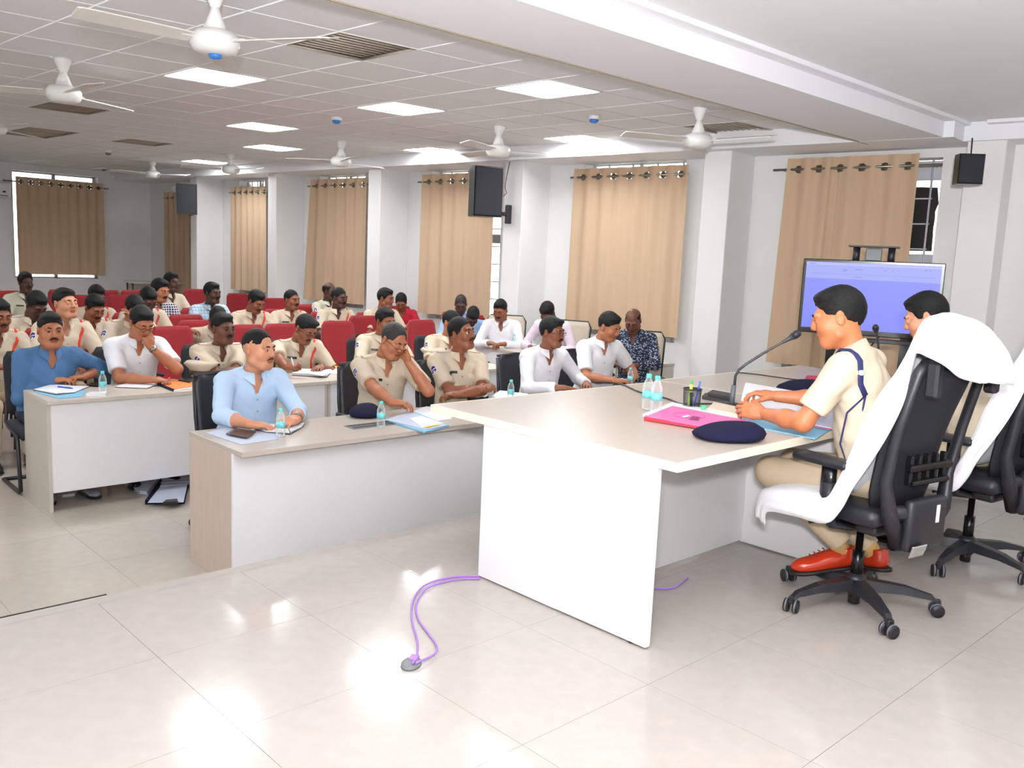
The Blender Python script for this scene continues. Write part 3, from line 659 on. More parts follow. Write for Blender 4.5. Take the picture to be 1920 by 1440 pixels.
def surfnet(fn, lo, hi, h):
    B = 4; lo = np.asarray(lo, np.float32); nb = np.maximum(np.ceil((np.asarray(hi)-lo)/(h*B)).astype(int), 1); n = nb*B
    ax = [lo[k]+h*(np.arange(nb[k])*B+(B-1)/2) for k in range(3)]
    G = np.stack(np.meshgrid(*ax, indexing='ij'), -1).reshape(-1, 3).astype(np.float32)
    vc = fn(G); act = np.abs(vc) < h*B*1.35+.004
    v = np.repeat(np.repeat(np.repeat(vc.reshape(nb), B, 0), B, 1), B, 2).astype(np.float32)
    bi = np.stack(np.unravel_index(np.nonzero(act)[0], nb), 1)
    off = np.stack(np.meshgrid(*[np.arange(B)]*3, indexing='ij'), -1).reshape(-1, 3)
    ii = (bi[:, None, :]*B+off[None]).reshape(-1, 3)
    v[ii[:, 0], ii[:, 1], ii[:, 2]] = fn((lo+ii*h).astype(np.float32))
    ins = v < 0
    cnt = sum(ins[a:n[0]-1+a, b:n[1]-1+b, c:n[2]-1+c].astype(np.int8) for a in (0, 1) for b in (0, 1) for c in (0, 1))
    cm = (cnt > 0) & (cnt < 8); cells = np.stack(np.nonzero(cm), 1)
    idx = -np.ones(cm.shape, np.int64); idx[cm] = np.arange(len(cells))
    acc = np.zeros((len(cells), 3)); num = np.zeros(len(cells))
    for axis in range(3):
        o1, o2 = [k for k in range(3) if k != axis]
        for a in (0, 1):
            for b in (0, 1):
                c0 = cells.copy(); c0[:, o1] += a; c0[:, o2] += b; c1 = c0.copy(); c1[:, axis] += 1
                v0 = v[c0[:, 0], c0[:, 1], c0[:, 2]]; v1 = v[c1[:, 0], c1[:, 1], c1[:, 2]]
                x = (v0 < 0) != (v1 < 0); t = np.where(x, v0/np.where(x, v0-v1, 1), 0)
                p = c0.astype(float); p[:, axis] += t; acc[x] += p[x]; num[x] += 1
    V = lo+h*acc/num[:, None]; F = []
    for axis in range(3):
        o1, o2 = [k for k in range(3) if k != axis]
        s0 = [slice(None)]*3; s1 = [slice(None)]*3; s0[axis] = slice(0, -1); s1[axis] = slice(1, None)
        ch = ins[tuple(s0)] != ins[tuple(s1)]; e = np.stack(np.nonzero(ch), 1)
        e = e[(e[:, o1] > 0) & (e[:, o2] > 0) & (e[:, o1] < n[o1]-1) & (e[:, o2] < n[o2]-1)]
        up = ins[e[:, 0], e[:, 1], e[:, 2]]
        def cell(da, db): c = e.copy(); c[:, o1] -= da; c[:, o2] -= db; return idx[c[:, 0], c[:, 1], c[:, 2]]
        q = np.stack([cell(1, 1), cell(0, 1), cell(0, 0), cell(1, 0)], 1)
        if axis == 1: up = ~up
        q[~up] = q[~up][:, ::-1]; F.append(q)
    F = np.concatenate(F); F = F[(F >= 0).all(1)]; return V, F
def npmesh(name, parts, mats):
    """parts: list of (V, F(quads), material index or array)"""
    me = bpy.data.meshes.new(name); nv = sum(len(p[0]) for p in parts); nf = sum(len(p[1]) for p in parts)
    V = np.concatenate([p[0] for p in parts]); o = 0; Fs = []; ms = []
    for p in parts:
        Fs.append(p[1]+o); o += len(p[0]); ms.append(np.full(len(p[1]), p[2]) if np.isscalar(p[2]) else p[2])
    F = np.concatenate(Fs).astype(np.int32); ms = np.concatenate(ms).astype(np.int32)
    me.vertices.add(nv); me.vertices.foreach_set('co', V.astype(np.float32).ravel())
    me.loops.add(nf*4); me.loops.foreach_set('vertex_index', F.ravel()); me.polygons.add(nf)
    me.polygons.foreach_set('loop_start', np.arange(nf, dtype=np.int32)*4); me.polygons.foreach_set('loop_total', np.full(nf, 4, np.int32))
    me.polygons.foreach_set('material_index', ms); me.polygons.foreach_set('use_smooth', np.ones(nf, bool))
    for m in mats: me.materials.append(m)
    me.update(calc_edges=True); return me
def npobj(name, parts, mats, parent=None): return link(bpy.data.objects.new(name, npmesh(name, parts, mats)), parent)
# ---------------------------------------------------------------- heads (face -Y, origin between the ears)
def head_sdf(P, wide=1.0, jaw=1.0, open_=True, nose=1.0):
    s = A(1/wide, 1, 1); Q = P*s
    d = ell(Q, (0, .014, .034), (.073, .094, .088))
    d = smin(d, ell(Q, (0, -.028, -.030), (.0615*jaw, .066, .080)), .03)
    d = smin(d, cone(Q, (-.020, -.062, -.093), (.020, -.062, -.093), .022, .022), .03)
    for sg in (-1, 1):
        d = smin(d, sph(Q, (sg*.037, -.054, -.024), .029), .022)
        d = smin(d, cone(Q, (sg*.050*jaw, -.005, -.062), (sg*.028, -.052, -.092), .026, .022), .025)
    d = smin(d, cone(Q, (-.038, -.078, .029), (.038, -.078, .029), .013, .013), .014)
    for sg in (-1, 1): d = smax(d, -sph(Q, (sg*.031, -.107, .007), .0185), .012)
    d = smin(d, cone(Q, (0, -.092, .020), (0, -.1055*nose, -.020), .0085, .0122), .012)
    for sg in (-1, 1): d = smin(d, sph(Q, (sg*.0125, -.099, -.024), .0085), .008)
    for sg in (-1, 1): d = smin(d, sph(Q, (sg*.031, -.0795, .007), .0125 if open_ else .0155), .003)
    d = smin(d, ell(Q, (0, -.0905, -.0515), (.023, .009, .0062)), .006); d = smin(d, ell(Q, (0, -.0885, -.0635), (.020, .009, .0068)), .006)
    d = smax(d, -ell(Q, (0, -.1005, -.0572), (.020, .006, .0012)), .0025)
    for sg in (-1, 1):
        R = np.array(rzm(sg*.45)); e = ell(P, (sg*.0755*wide, .014, .0), (.008, .018, .030), R)
        e = smax(e, -ell(P, (sg*.084*wide, .010, .003), (.007, .0105, .018), R), .004); d = smin(d, e, .008)
    d = smin(d, cone(P, (0, .020, -.04), (0, .026, -.11), .055, .055), .03)
    return d
HV = {}
def head_mesh(var, h):
    k = (var, h)
    if k not in HV:
        wide, jaw, op, nose = {'o1': (1, 1, True, 1), 'o2': (1.06, 1.10, True, .99), 'o3': (.96, .93, True, 1.02), 'c1': (1.0, 1.0, False, 1), 'c2': (1.06, 1.08, False, 1)}[var]
        V, F = surfnet(lambda P: head_sdf(P, wide, jaw, op, nose), (-.105, -.135, -.15), (.105, .125, .14), h)
        c = V[F].mean(1); lip = (np.abs(c[:, 0]) < .023) & (c[:, 1] < -.084) & (c[:, 2] < -.046) & (c[:, 2] > -.070)
        beard = ((c[:, 2] < -.035) & (c[:, 1] < -.0) & (c[:, 2] > -.125) & (np.abs(c[:, 0]) > .0) & ~lip & (c[:, 1] < -.02+(c[:, 2]+.125)*-.1))
        HV[k] = (V, F, np.where(lip, 1, np.where(beard, 2, 0)))
    return HV[k]
def hair_sdf(P, style):
    th = {'full': .014, 'short': .007, 'side': .014, 'thin': .007, 'bald': .004, 'long': .016}[style]
    wob = .0014*np.sin(P[:, 0]*210+3*np.sin(P[:, 2]*70))*np.sin(P[:, 1]*150+P[:, 2]*90)
    d = ell(P, (0, .016, .036), (.0735+th*.55, .095+th*.6, .089+th))-wob
    d = d+.0045*np.clip((.045-P[:, 2])/.06, 0, 1)*(np.abs(P[:, 0]) > .03)          # clipped closer at the sides
    if style == 'side': d = smin(d, ell(P, (.020, -.044, .098), (.054, .042, .022)), .02)
    if style == 'full': d = smin(d, ell(P, (0, -.038, .100), (.056, .046, .024)), .02)
    y = P[:, 1]
    top = {'full': .068, 'short': .074, 'side': .066, 'thin': .092, 'bald': .13, 'long': .074}[style]
    yb = np.array([-.2, -.088, -.062, -.045, -.030, -.012, .0, .020, .042, .060, .2])
    zb = np.array([top, top, top-.012, .040, -.004, -.012, .016, .030, -.02, -.055, -.065])
    if style == 'bald': zb = np.array([.2, .2, .12, .07, .03, .0, .03, .035, -.02, -.05, -.06])
    if style == 'long': zb = np.array([top, top, top-.02, .02, -.03, -.05, -.06, -.07, -.08, -.09, -.09])
    b = np.interp(y, yb, zb)+.006*np.cos(P[:, 0]*26)*(y < -.05)+.0022*np.sin(P[:, 0]*310+P[:, 1]*90)+.0022*np.sin(P[:, 1]*330)
    if style in ('thin',): b = b-np.clip((np.abs(P[:, 0])-.035), 0, 1)*1.2*(y < -.03)
    d = np.maximum(d, (b-P[:, 2])*.75)
    if style == 'bald': d = np.maximum(d, P[:, 2]-.075)
    d = np.maximum(d, -ell(P, (0, .014, .034), (.068, .089, .083)))
    if style == 'long': d = smin(d, ell(P, (.0, .115, -.03), (.03, .035, .075)), .02)
    return d
HR = {}
def hair_mesh(style, h):
    k = (style, h)
    if k not in HR: HR[k] = surfnet(lambda P: hair_sdf(P, style), (-.125, -.135, -.12), (.125, .165, .165), h)
    return HR[k]
# ---------------------------------------------------------------- hands (right hand: wrist at origin, fingers +Y, back of hand +Z, thumb at -X)
def hand_sdf(P, curl, spread):
    d = ell(P, (0, .048, 0), (.040, .052, .0165)); d = smin(d, cone(P, (0, -.01, 0), (0, .03, 0), .027, .030)*1.0, .02)
    d = np.maximum(d, np.abs(P[:, 2])-.021)
    for i, (x, y, L, r) in enumerate(((-.030, .086, .070, .0088), (-.010, .093, .080, .0092), (.011, .090, .073, .0088), (.029, .080, .056, .0078))):
        p = np.array([x, y, .0]); a = 0; az = (i-1.5)*spread; prev = np.array([x*.8, y-.035, .0]); d = smin(d, cone(P, prev, p, r, r*1.1), .008)
        for sgm, fr in enumerate((.45, .31, .24)):
            a += curl*(1.0, 1.15, .8)[sgm]*(1+.12*(i-1)); q = p+L*fr*np.array([math.sin(az)*math.cos(a), math.cos(az)*math.cos(a), -math.sin(a)])
            d = smin(d, cone(P, p, q, r*(1-.10*sgm), r*(.92-.12*sgm)), .003); p = q
    b = np.array([-.026, .022, -.006]); m = np.array([-.050, .050, -.014-.012*curl]); e = m+np.array([-.004+.022*curl, .026, -.010-.012*curl]); t = e+np.array([.006+.010*curl, .022, -.004])
    d = smin(d, cone(P, b, m, .016, .0125), .012); d = smin(d, cone(P, m, e, .0118, .0102), .004); d = smin(d, cone(P, e, t, .0102, .0082), .003)
    return d
HD = {}
def hand_mesh(pose, h):
    k = (pose, h)
    if k not in HD:
        cu, sp = {'flat': (.14, .09), 'curl': (.52, .06), 'fist': (1.05, .02)}[pose]
        HD[k] = surfnet(lambda P: hand_sdf(P, cu, sp), (-.08, -.045, -.10), (.07, .19, .045), h)
    return HD[k]
def tf(V, R, t): return V@np.asarray(R, np.float64).T+np.asarray(t, np.float64)
# ---------------------------------------------------------------- clothing and skin materials
def skin(name, r, g, b):
    return (mat('skin_'+name, S(r, g, b), .48, noise=.05, nscale=22, bump=.05, bscale=260, spec=.45), mat('lips_'+name, S(int(r*.78), int(g*.62), int(b*.62)), .42), mat('jaw_'+name, S(int(r*.955), int(g*.945), int(b*.95)), .55, noise=.07, nscale=160))
SK = {'fair': skin('fair', 204, 142, 110), 'mid': skin('mid', 176, 112, 80), 'brown': skin('brown', 142, 86, 60), 'dark': skin('dark', 108, 66, 50), 'deep': skin('deep', 84, 54, 44), 'tan': skin('tan', 192, 118, 78)}
HAIR = mat('black_hair', S(15, 14, 15), .55, noise=.25, nscale=90, bump=.5, bscale=300, stretch=(1, .3, 1), spec=.28); HAIRG = mat('greying_hair', S(34, 30, 28), .5, noise=.4, nscale=120, bump=.5, bscale=190)
EYEW = mat('eye_white', S(206, 198, 192), .3); IRIS = mat('iris', S(28, 18, 14), .2)
KH = mat('khaki_drill', S(206, 190, 167), .82, noise=.03, nscale=14, bump=.14, bscale=26); KHP = mat('khaki_trouser', S(204, 184, 156), .82, noise=.03, nscale=14, bump=.12, bscale=20)
KHD = mat('pale_khaki_drill', S(198, 196, 172), .82, noise=.03, nscale=14, bump=.14, bscale=26)
def cloth(n, r, g, b): return mat(n, S(r, g, b), .8, noise=.025, nscale=12, bump=.18, bscale=24)
CW = cloth('white_cotton', 232, 232, 236); CLB = cloth('light_blue_cotton', 186, 212, 240); CDB = cloth('denim_blue_cotton', 74, 114, 158); CPK = cloth('pale_pink_cotton', 222, 206, 218); CSB = cloth('sky_blue_cotton', 160, 186, 226)
CRD = cloth('red_dupatta', 190, 20, 52); TRD = cloth('dark_trouser', 34, 36, 46)
def pattern(name, kind, c1, c2, sc_):
    m = mat(name, c1, .8, bump=.15, bscale=24); nt = m.node_tree; b = nt.nodes['Principled BSDF']; tc = nt.nodes.new('ShaderNodeTexCoord')
    def wave(dirn, s):
        wv = nt.nodes.new('ShaderNodeTexWave'); wv.wave_type = 'BANDS'; wv.bands_direction = dirn; wv.inputs['Scale'].default_value = s; nt.links.new(tc.outputs['Object'], wv.inputs[0])
        r = nt.nodes.new('ShaderNodeMath'); r.operation = 'GREATER_THAN'; r.inputs[1].default_value = .80; nt.links.new(wv.outputs['Fac'], r.inputs[0]); return r.outputs[0]
    if kind == 'check':
        a, c = wave('X', sc_), wave('Z', sc_); mx = nt.nodes.new('ShaderNodeMath'); mx.operation = 'MAXIMUM'; nt.links.new(a, mx.inputs[0]); nt.links.new(c, mx.inputs[1]); fac = mx.outputs[0]
    else:
        mp = nt.nodes.new('ShaderNodeMapping'); mp.inputs['Scale'].default_value = (1, 1, 2.3); nt.links.new(tc.outputs['Object'], mp.inputs[0])
        v = nt.nodes.new('ShaderNodeTexVoronoi'); v.inputs['Scale'].default_value = sc_; nt.links.new(mp.outputs[0], v.inputs[0])
        r = nt.nodes.new('ShaderNodeMath'); r.operation = 'LESS_THAN'; r.inputs[1].default_value = .36; nt.links.new(v.outputs['Distance'], r.inputs[0]); fac = r.outputs[0]
    mx = nt.nodes.new('ShaderNodeMix'); mx.data_type = 'RGBA'; mx.inputs['A'].default_value = (*c1, 1); mx.inputs['B'].default_value = (*c2, 1); nt.links.new(fac, mx.inputs['Factor']); nt.links.new(mx.outputs['Result'], b.inputs['Base Color']); return m
CNAVYP = pattern('navy_leaf_print', 'dash', S(30, 36, 60), S(176, 188, 208), 38); CNAVYC = pattern('navy_white_check', 'check', S(30, 32, 52), S(214, 214, 224), 12); CPALEC = pattern('pale_blue_check', 'check', S(196, 216, 228), S(150, 178, 200), 9)
PATCHM = mat('patch_navy', S(44, 36, 110), .6); PATCHW = mat('patch_white', S(222, 218, 232), .6); PLATE = mat('black_name_plate', S(20, 20, 22), .35); BADGEL = mat('plate_lettering', S(200, 200, 200), .5)
CORD = mat('red_lanyard', S(226, 58, 34), .6); CORDN = mat('navy_lanyard', S(36, 44, 96), .65, bump=.4, bscale=300); BTN = mat('shirt_button', S(150, 128, 96), .35); SHOER = mat('tan_red_leather', S(190, 52, 24), .22, coat=.5); SHOEB = mat('black_shoe', S(24, 24, 26), .3)
SOLE = mat('dark_sole', S(30, 26, 24), .5); SOCK = mat('khaki_sock', S(212, 168, 104), .85, bump=.3, bscale=160); SPEC = mat('spectacle_frame', S(24, 20, 20), .25); LENS = mat('spectacle_lens', (.95, .96, .97), .03, trans=1.0); STRIPE = mat('rank_stripe', S(130, 40, 40), .6); SILV = mat('rank_silver', S(225, 225, 228), .35)
def shoe_mesh(name, m, h=.010):
    def fn(P):
        d = ell(P, (0, -.02, .045), (.042, .085, .042)); d = smin(d, ell(P, (0, -.115, .034), (.044, .075, .033)), .03); d = smin(d, cone(P, (0, .035, .045), (0, .035, .085), .036, .034), .02)
        return np.maximum(np.maximum(d, .012-P[:, 2]), P[:, 2]-.092)
    def fs(P):
        d = ell(P, (0, -.115, .01), (.049, .082, .2)); d = smin(d, ell(P, (0, -.0, .01), (.044, .085, .2)), .03); return np.maximum(np.maximum(d, -P[:, 2]), P[:, 2]-.017)
    a = surfnet(fn, (-.07, -.22, -.02), (.07, .10, .12), h); b = surfnet(fs, (-.07, -.23, -.02), (.07, .11, .04), h*.8)
    return npmesh(name, [(*a, 0), (*b, 1)], [m, SOLE])
SHOES = {'red': shoe_mesh('shoe', SHOER, .006), 'black': shoe_mesh('shoe', SHOEB, .012), 'sneaker': shoe_mesh('shoe', mat('grey_sneaker', S(150, 152, 160), .6), .010)}
def rot_h(yaw, pitch, roll): return np.array(rzm(math.radians(yaw))@rx(math.radians(pitch))@ry(math.radians(roll)))
def ik(Sh, W, L1, L2, pole):
    d = W-Sh; D = np.linalg.norm(d); D2 = min(D, (L1+L2)*.995); n = d/D; W = Sh+n*D2
    a = (L1*L1-L2*L2+D2*D2)/(2*D2); hgt = math.sqrt(max(0, L1*L1-a*a)); p = np.array(pole, float); p -= n*(p@n); p /= np.linalg.norm(p)
    return Sh+n*a+p*hgt, W
PEOPLE = {}
def person(key, hpx, plane, face, label, lean=12, twist=0, head=(0, 0, 0), R=None, L=None, shirt=KH, sleeve='short', hair='full', hairm=None, sk='brown', var='o1', must=0, glasses=False, chair_kind='red', chair_label=None,
           seat=.45, zf=LOW, q=1, group=None, uniform=None, trouser=None, shoes='black', cordc=None, bulk=1.0, legs=None, watch=None, chair_off=.0, side=0, hs=1.0):
    hr = {0: .0034, 1: .0042, 2: .0060}[q]; br = {0: .0075, 1: .010, 2: .016}[q]
    uniform = (shirt in (KH, KHD)) if uniform is None else uniform; trouser = trouser or (KHP if uniform else TRD)
    Hw = {'Y': UY, 'X': UX}[plane[0]](hpx[0], hpx[1], plane[1]); rz = math.radians(face); Rz = np.array(rzm(rz))
    a = math.radians(lean); tw = np.array(rzm(math.radians(twist)))
    Rt = tw@np.array(rx(a))@np.array(ry(math.radians(side)))       # columns: lateral, back, up-the-spine
    X, Bk, U = Rt[:, 0], Rt[:, 1], Rt[:, 2]; Fw = -Bk; RH = rot_h(*head)*hs
    P0 = np.array([0, .0, seat+.11]); ts = 1.0
    for _ in range(6):
        Nb = P0+U*.52*ts+Fw*.012; nt = Nb+(U*.55+np.array([0, 0, .45])+Fw*.35)*.062; Hc = nt+RH@np.array([0, -.026, .082])
        ts = min(1.16, max(.82, ts+(Hw.z-zf-Hc[2])/(.52*max(.5, U[2]))))
    hw = Rz@Hc; root = Vector((Hw.x-hw[0], Hw.y-hw[1], zf)); o_w = np.array(root)
    def loc(p):
        if p[0] == 'px': p = np.array(UZ(p[1], p[2], p[3])); return Rz.T@(p-o_w)
        if p[0] == 'pY': p = np.array(UY(p[1], p[2], p[3])); return Rz.T@(p-o_w)
        if p[0] == 'h': return Hc+RH@np.array(p[1:])
        return np.array(p, float)
    arms = {}
    for sg, spec in ((-1, R), (1, L)):
        spec = spec or {}
        Sh = P0+U*(.452*ts)+X*sg*.172+Fw*.01
        W = loc(spec.get('p', (sg*.10, -.40, .80)))
        E, W = ik(Sh, W, .285, .25, spec.get('pole', (sg*.75, .25, -.65)))
        fd = (W-E)/np.linalg.norm(W-E); hd = np.array(spec['dir'], float) if 'dir' in spec else fd*.75+np.array([-sg*.45, -.25, -.12]); hd /= np.linalg.norm(hd)
        nz = np.array(spec.get('n', (0, 0, 1)), float); nz -= hd*(nz@hd); nz /= np.linalg.norm(nz)
        arms[sg] = (Sh, E, W, hd, nz, spec.get('pose', 'curl'))
    sl = {'short': (.78, None), 'long': (1, .93), 'roll': (1, .5), 'none': (.3, None)}[sleeve]
    # shirt -------------------------------------------------
    P32 = lambda v: np.asarray(v, np.float32); Rt32 = P32(Rt)
    def shirt_fn(P):
        d = ell(P, P0+U*.02-Fw*.0, (.172*bulk, .130*bulk, .135), Rt32)
        d = smin(d, ell(P, P0+U*.17*ts+Fw*.012*bulk, (.163*bulk, .122*bulk, .17*ts), Rt32), .07)
        d = smin(d, ell(P, P0+U*.345*ts+Fw*.005, (.176*(.6+.4*bulk), .116, .165*ts), Rt32), .06)
        for sg in (-1, 1):
            Sh, E, W = arms[sg][:3]
            d = smin(d, cone(P, Nb-U*.02+X*sg*.03-Fw*.02, Sh+U*.004-X*sg*.012, .050, .060), .045)
            e2 = Sh+(E-Sh)*sl[0]
            if sl[1] is None: s = conecut(P, Sh, e2, .067, .064)
            else: s = smin(cone(P, Sh, E, .065, .052), conecut(P, E, E+(W-E)*sl[1], .051, .043 if sleeve == 'long' else .050), .02)
            d = smin(d, s, .028)
        if q < 2:   # cloth folds
            d = d+.0028*np.sin(P[:, 2]*62+P[:, 0]*33+2.2*np.sin(P[:, 1]*24+P[:, 0]*17))*np.sin(P[:, 0]*21+P[:, 2]*13)
        Q = (P-P32(Nb))@Rt32
        d = smax(d, -(np.maximum(np.maximum(np.abs(Q[:, 0])-(.012+.40*np.clip(Q[:, 2]+.10, 0, .2)), -(Q[:, 2]+.115)), Q[:, 1]+.028)), .006)   # open collar
        d = smax(d, -(np.sqrt((Q[:, 0]/1.0)**2+(Q[:, 1]+.006)**2)-.058+np.clip(-Q[:, 2]-.015, 0, 1)*3), .008)
        return d
    pts = np.array([P0-[.21*bulk, .19*bulk, .14], P0+[.21*bulk, .17*bulk, .1], Nb+[.1, .1, .09], Nb-[.1, .14, .05]]+[p+s*np.array([.08, .08, .08]) for sg in (-1, 1) for p in arms[sg][:3 if sl[1] else 2] for s in (-1, 1)])
    lo, hi = pts.min(0), pts.max(0)
    Vs, Fs = surfnet(shirt_fn, lo, hi, br)
    # skin: neck, chest, arms --------------------------------
    def skin_fn(P):
        d = cone(P, P0+U*.40*ts, Nb+Fw*.0-U*.03, .07, .055); d = smin(d, cone(P, Nb-U*.03, nt+RH@np.array([0, -.004, -.004]), .0575, .053), .03)
        d = smin(d, ell(P, P0+U*.40*ts+Fw*.008, (.12, .088, .10), Rt32), .04)
        for sg in (-1, 1):
            Sh, E, W = arms[sg][:3]
            if sl[1] is None or sl[1] < .9:
                s = smin(cone(P, Sh+(E-Sh)*.35, E, .045, .041), cone(P, E, E+(W-E)*.45, .0415, .040), .02); s = smin(s, cone(P, E+(W-E)*.4, W, .039, .0275), .02)
            else: s = cone(P, E+(W-E)*.75, W, .030, .0275)
            d = np.minimum(d, s)
        return d
    pts = np.array([Nb-.13, Nb+.13, P0+U*.3*ts-.12, nt+.09]+[p+s*np.array([.06, .06, .06]) for sg in (-1, 1) for p in arms[sg][:3] for s in (-1, 1)])
    Vk, Fk = surfnet(skin_fn, pts.min(0), pts.max(0), br*.85)
    Vh, Fh, mh = head_mesh(var, hr)
    parts = [(tf(Vh, RH, Hc), Fh, mh), (Vk, Fk, 0)]
    for sg in (-1, 1):
        Sh, E, W, hd, nz, pose = arms[sg]; Vn, Fn = hand_mesh(pose, max(hr, .0048)); xx = np.cross(hd, nz); M3 = np.stack([xx, hd, nz], 1)
        if sg > 0: Vn = Vn*np.array([-1, 1, 1]); Fn = Fn[:, ::-1]
        parts.append((tf(Vn, M3, W+hd*.006), Fn, 0))
    s_, lp, jw = SK[sk]
    body = npobj('person', parts, [s_, lp, s_]); body.location = root; body.rotation_euler = (0, 0, rz)
    body['label'] = label; body['category'] = 'person'
    if group: body['group'] = group
    npobj('shirt' if key != 'p34' else 'tunic', [(Vs, Fs, 0)], [shirt], body)
    # collar
    cv = []; cf = []; N = 30; cen = Nb+Fw*.006
    for i in range(N+1):
        th = math.radians(17+(326)*i/N); fr = max(0, math.cos(th)); bk = max(0, -math.cos(th)); dr = X*math.sin(th)+Fw*math.cos(th)
        r = .060+.006*fr; tip = fr**4
        for (k, hgt) in ((.98, -.025), (1.0, .012+.028*bk), (1.06, .014+.028*bk), (1.36+.15*tip, -.022-.035*tip+.006*bk)): cv.append(cen+dr*r*k+U*hgt+(Fw*.018*tip if k > 1.2 else 0))
    for i in range(N):
        for k in range(3): a0 = i*4+k; cf.append([a0, a0+1, a0+5, a0+4])
    if key != 'p34': npobj('collar', [(np.array(cv), np.array(cf), 0)], [shirt], body)
    # trousers, shoes
    kn = legs or {}
    def leg(sg):
        K = np.array(kn.get(('k', sg), (sg*.13, -.43, seat+.055))); An = np.array(kn.get(('a', sg), (sg*.13, -.40, .10))); return P0+np.array([sg*.09, 0, -.03]), K, An
    def tr_fn(P):
        d = ell(P, P0-np.array([0, .0, .02]), (.178*bulk, .140*bulk, .098))
        for sg in (-1, 1):
            H, K, An = leg(sg); l = smin(cone(P, H, K, .086, .066), conecut(P, K, An, .066, .052), .03); d = smin(d, l, .03)
        return d
    pts = np.array([P0-[.2*bulk, .16*bulk, .14], P0+[.2*bulk, .17*bulk, .10]]+[p+s*.09 for sg in (-1, 1) for p in leg(sg) for s in (-1, 1)])
    npobj('trousers', [(*surfnet(tr_fn, pts.min(0), pts.max(0), {0: .010, 1: .017, 2: .024}[q]), 0)], [trouser], body)
    for sg in (-1, 1):
        H, K, An = leg(sg); so = inst('shoe', SHOES[shoes], body, An+np.array([0, -.01, -.10]) if ('s', sg) not in kn else kn[('s', sg)][0])
        so.rotation_euler = (0, 0, sg*.12) if ('s', sg) not in kn else kn[('s', sg)][1]
    # hair and face
    if hair:
        Vr, Fr = hair_mesh(hair, max(hr, .005)); npobj('hair', [(tf(Vr, RH, Hc), Fr, 0)], [hairm or HAIR], body)
    hp = lambda *p: Hc+RH@np.array(p)
    if q < 2:
        wide = 1.05 if var in ('o2', 'c2') else 1.0
        for sg in (-1, 1): bw = MB(); bw.tube([hp(sg*.013*wide, -.0965, .0265), hp(sg*.028*wide, -.0955, .033), hp(sg*.044*wide, -.084, .030), hp(sg*.052*wide, -.074, .024)], [.0028, .0042, .0036, .0015], 6); bw.build('eyebrow', HAIR, body)
        if var[0] == 'o':
            for sg in (-1, 1):
                e = MB(); e.lathe([(.0001, -.0126), (.006, -.0112), (.0100, -.0077), (.0122, 0), (.0100, .0077), (.0001, .0126)], (0, 0, 0), 14); e.mi = 1; e.lathe([(.0064, .0112), (.004, .0125), (.0001, .0131)], (0, 0, 0), 12)
                gz = RH@np.array([.16 if key in ('p1', 'p2x') else .0, -1, -.02]); zz = Vector(gz).normalized(); Rq = zz.to_track_quat('Z', 'Y').to_matrix()
                eo = e.build('eye', [EYEW, IRIS], body, hp(sg*.031*wide, -.0795, .0066)); eo.rotation_euler = Rq.to_euler()
                MB().tube([hp(sg*.018*wide, -.0905, .0095), hp(sg*.030*wide, -.0945, .0122), hp(sg*.044*wide, -.087, .0085)], .0013, 5).build('eyelid', HAIR, body)
    if must and must != 'w':
        m = MB()
        for sg in (-1, 1): m.tube([hp(sg*.001, -.1005, -.0405), hp(sg*.012, -.0995, -.0425), hp(sg*.022, -.0935, -.0475), hp(sg*.029, -.086, -.0545)], [.0052*must, .0058*must, .0048*must, .002], 6)
        m.build('moustache', hairm or HAIR, body)
    if glasses:
        gy, gz = (-.108, .004) if glasses != 'low' else (-.116, -.012)
        g = MB()
        for sg in (-1, 1):
            ring = [hp(sg*.033+.021*math.cos(t)*1.0, gy+.004*abs(math.cos(t))*(1 if math.cos(t)*sg > 0 else 0), gz+.014*math.sin(t)) for t in np.linspace(0, 2*PI, 15)]
            g.tube(ring, .0017, 5, caps=False); g.tube([hp(sg*.054, gy+.004, gz+.004), hp(sg*.074, -.06, .008), hp(sg*.079, .0, .010)], .0018, 5)
        g.tube([hp(-.012, gy-.002, gz+.004), hp(.012, gy-.002, gz+.004)], .0017, 5); go = g.build('glasses', SPEC, body)
    # uniform details laid onto the cloth by tracing the shirt surface
    def trace(o, d, maxd=.5):
        o = np.asarray(o, np.float32); d = P32(d); t = np.zeros(len(o), np.float32)
        for _ in range(40): t = np.minimum(t+shirt_fn(o+d*t[:, None])*.85, maxd)
        return o+d*t[:, None], t < maxd-.01
    def patch(name, cen, ax1, ax2, w_, h_, d, mats_, off=.002, nx=6, ny=6, fn=None, shape=None):
        d = np.array(d, float); d /= np.linalg.norm(d); us = np.linspace(-.5, .5, nx+1); vsn = np.linspace(-.5, .5, ny+1)
        pts_ = np.array([cen-d*.16+ax1*u*w_+ax2*v*h_ for v in vsn for u in us]); hit, ok = trace(pts_, d); hit = hit-d*off
        fs = []; ms = []
        for j in range(ny):
            for i in range(nx):
                qd = [j*(nx+1)+i, j*(nx+1)+i+1, (j+1)*(nx+1)+i+1, (j+1)*(nx+1)+i]; u = (us[i]+us[i+1]); v = (vsn[j]+vsn[j+1])
                if shape and not shape(u, v): continue
                if ok[qd].all(): fs.append(qd); ms.append(fn(u, v) if fn else 0)
        if fs: npobj(name, [(hit, np.array(fs), np.array(ms))], mats_, body)
    Dn = -Fw
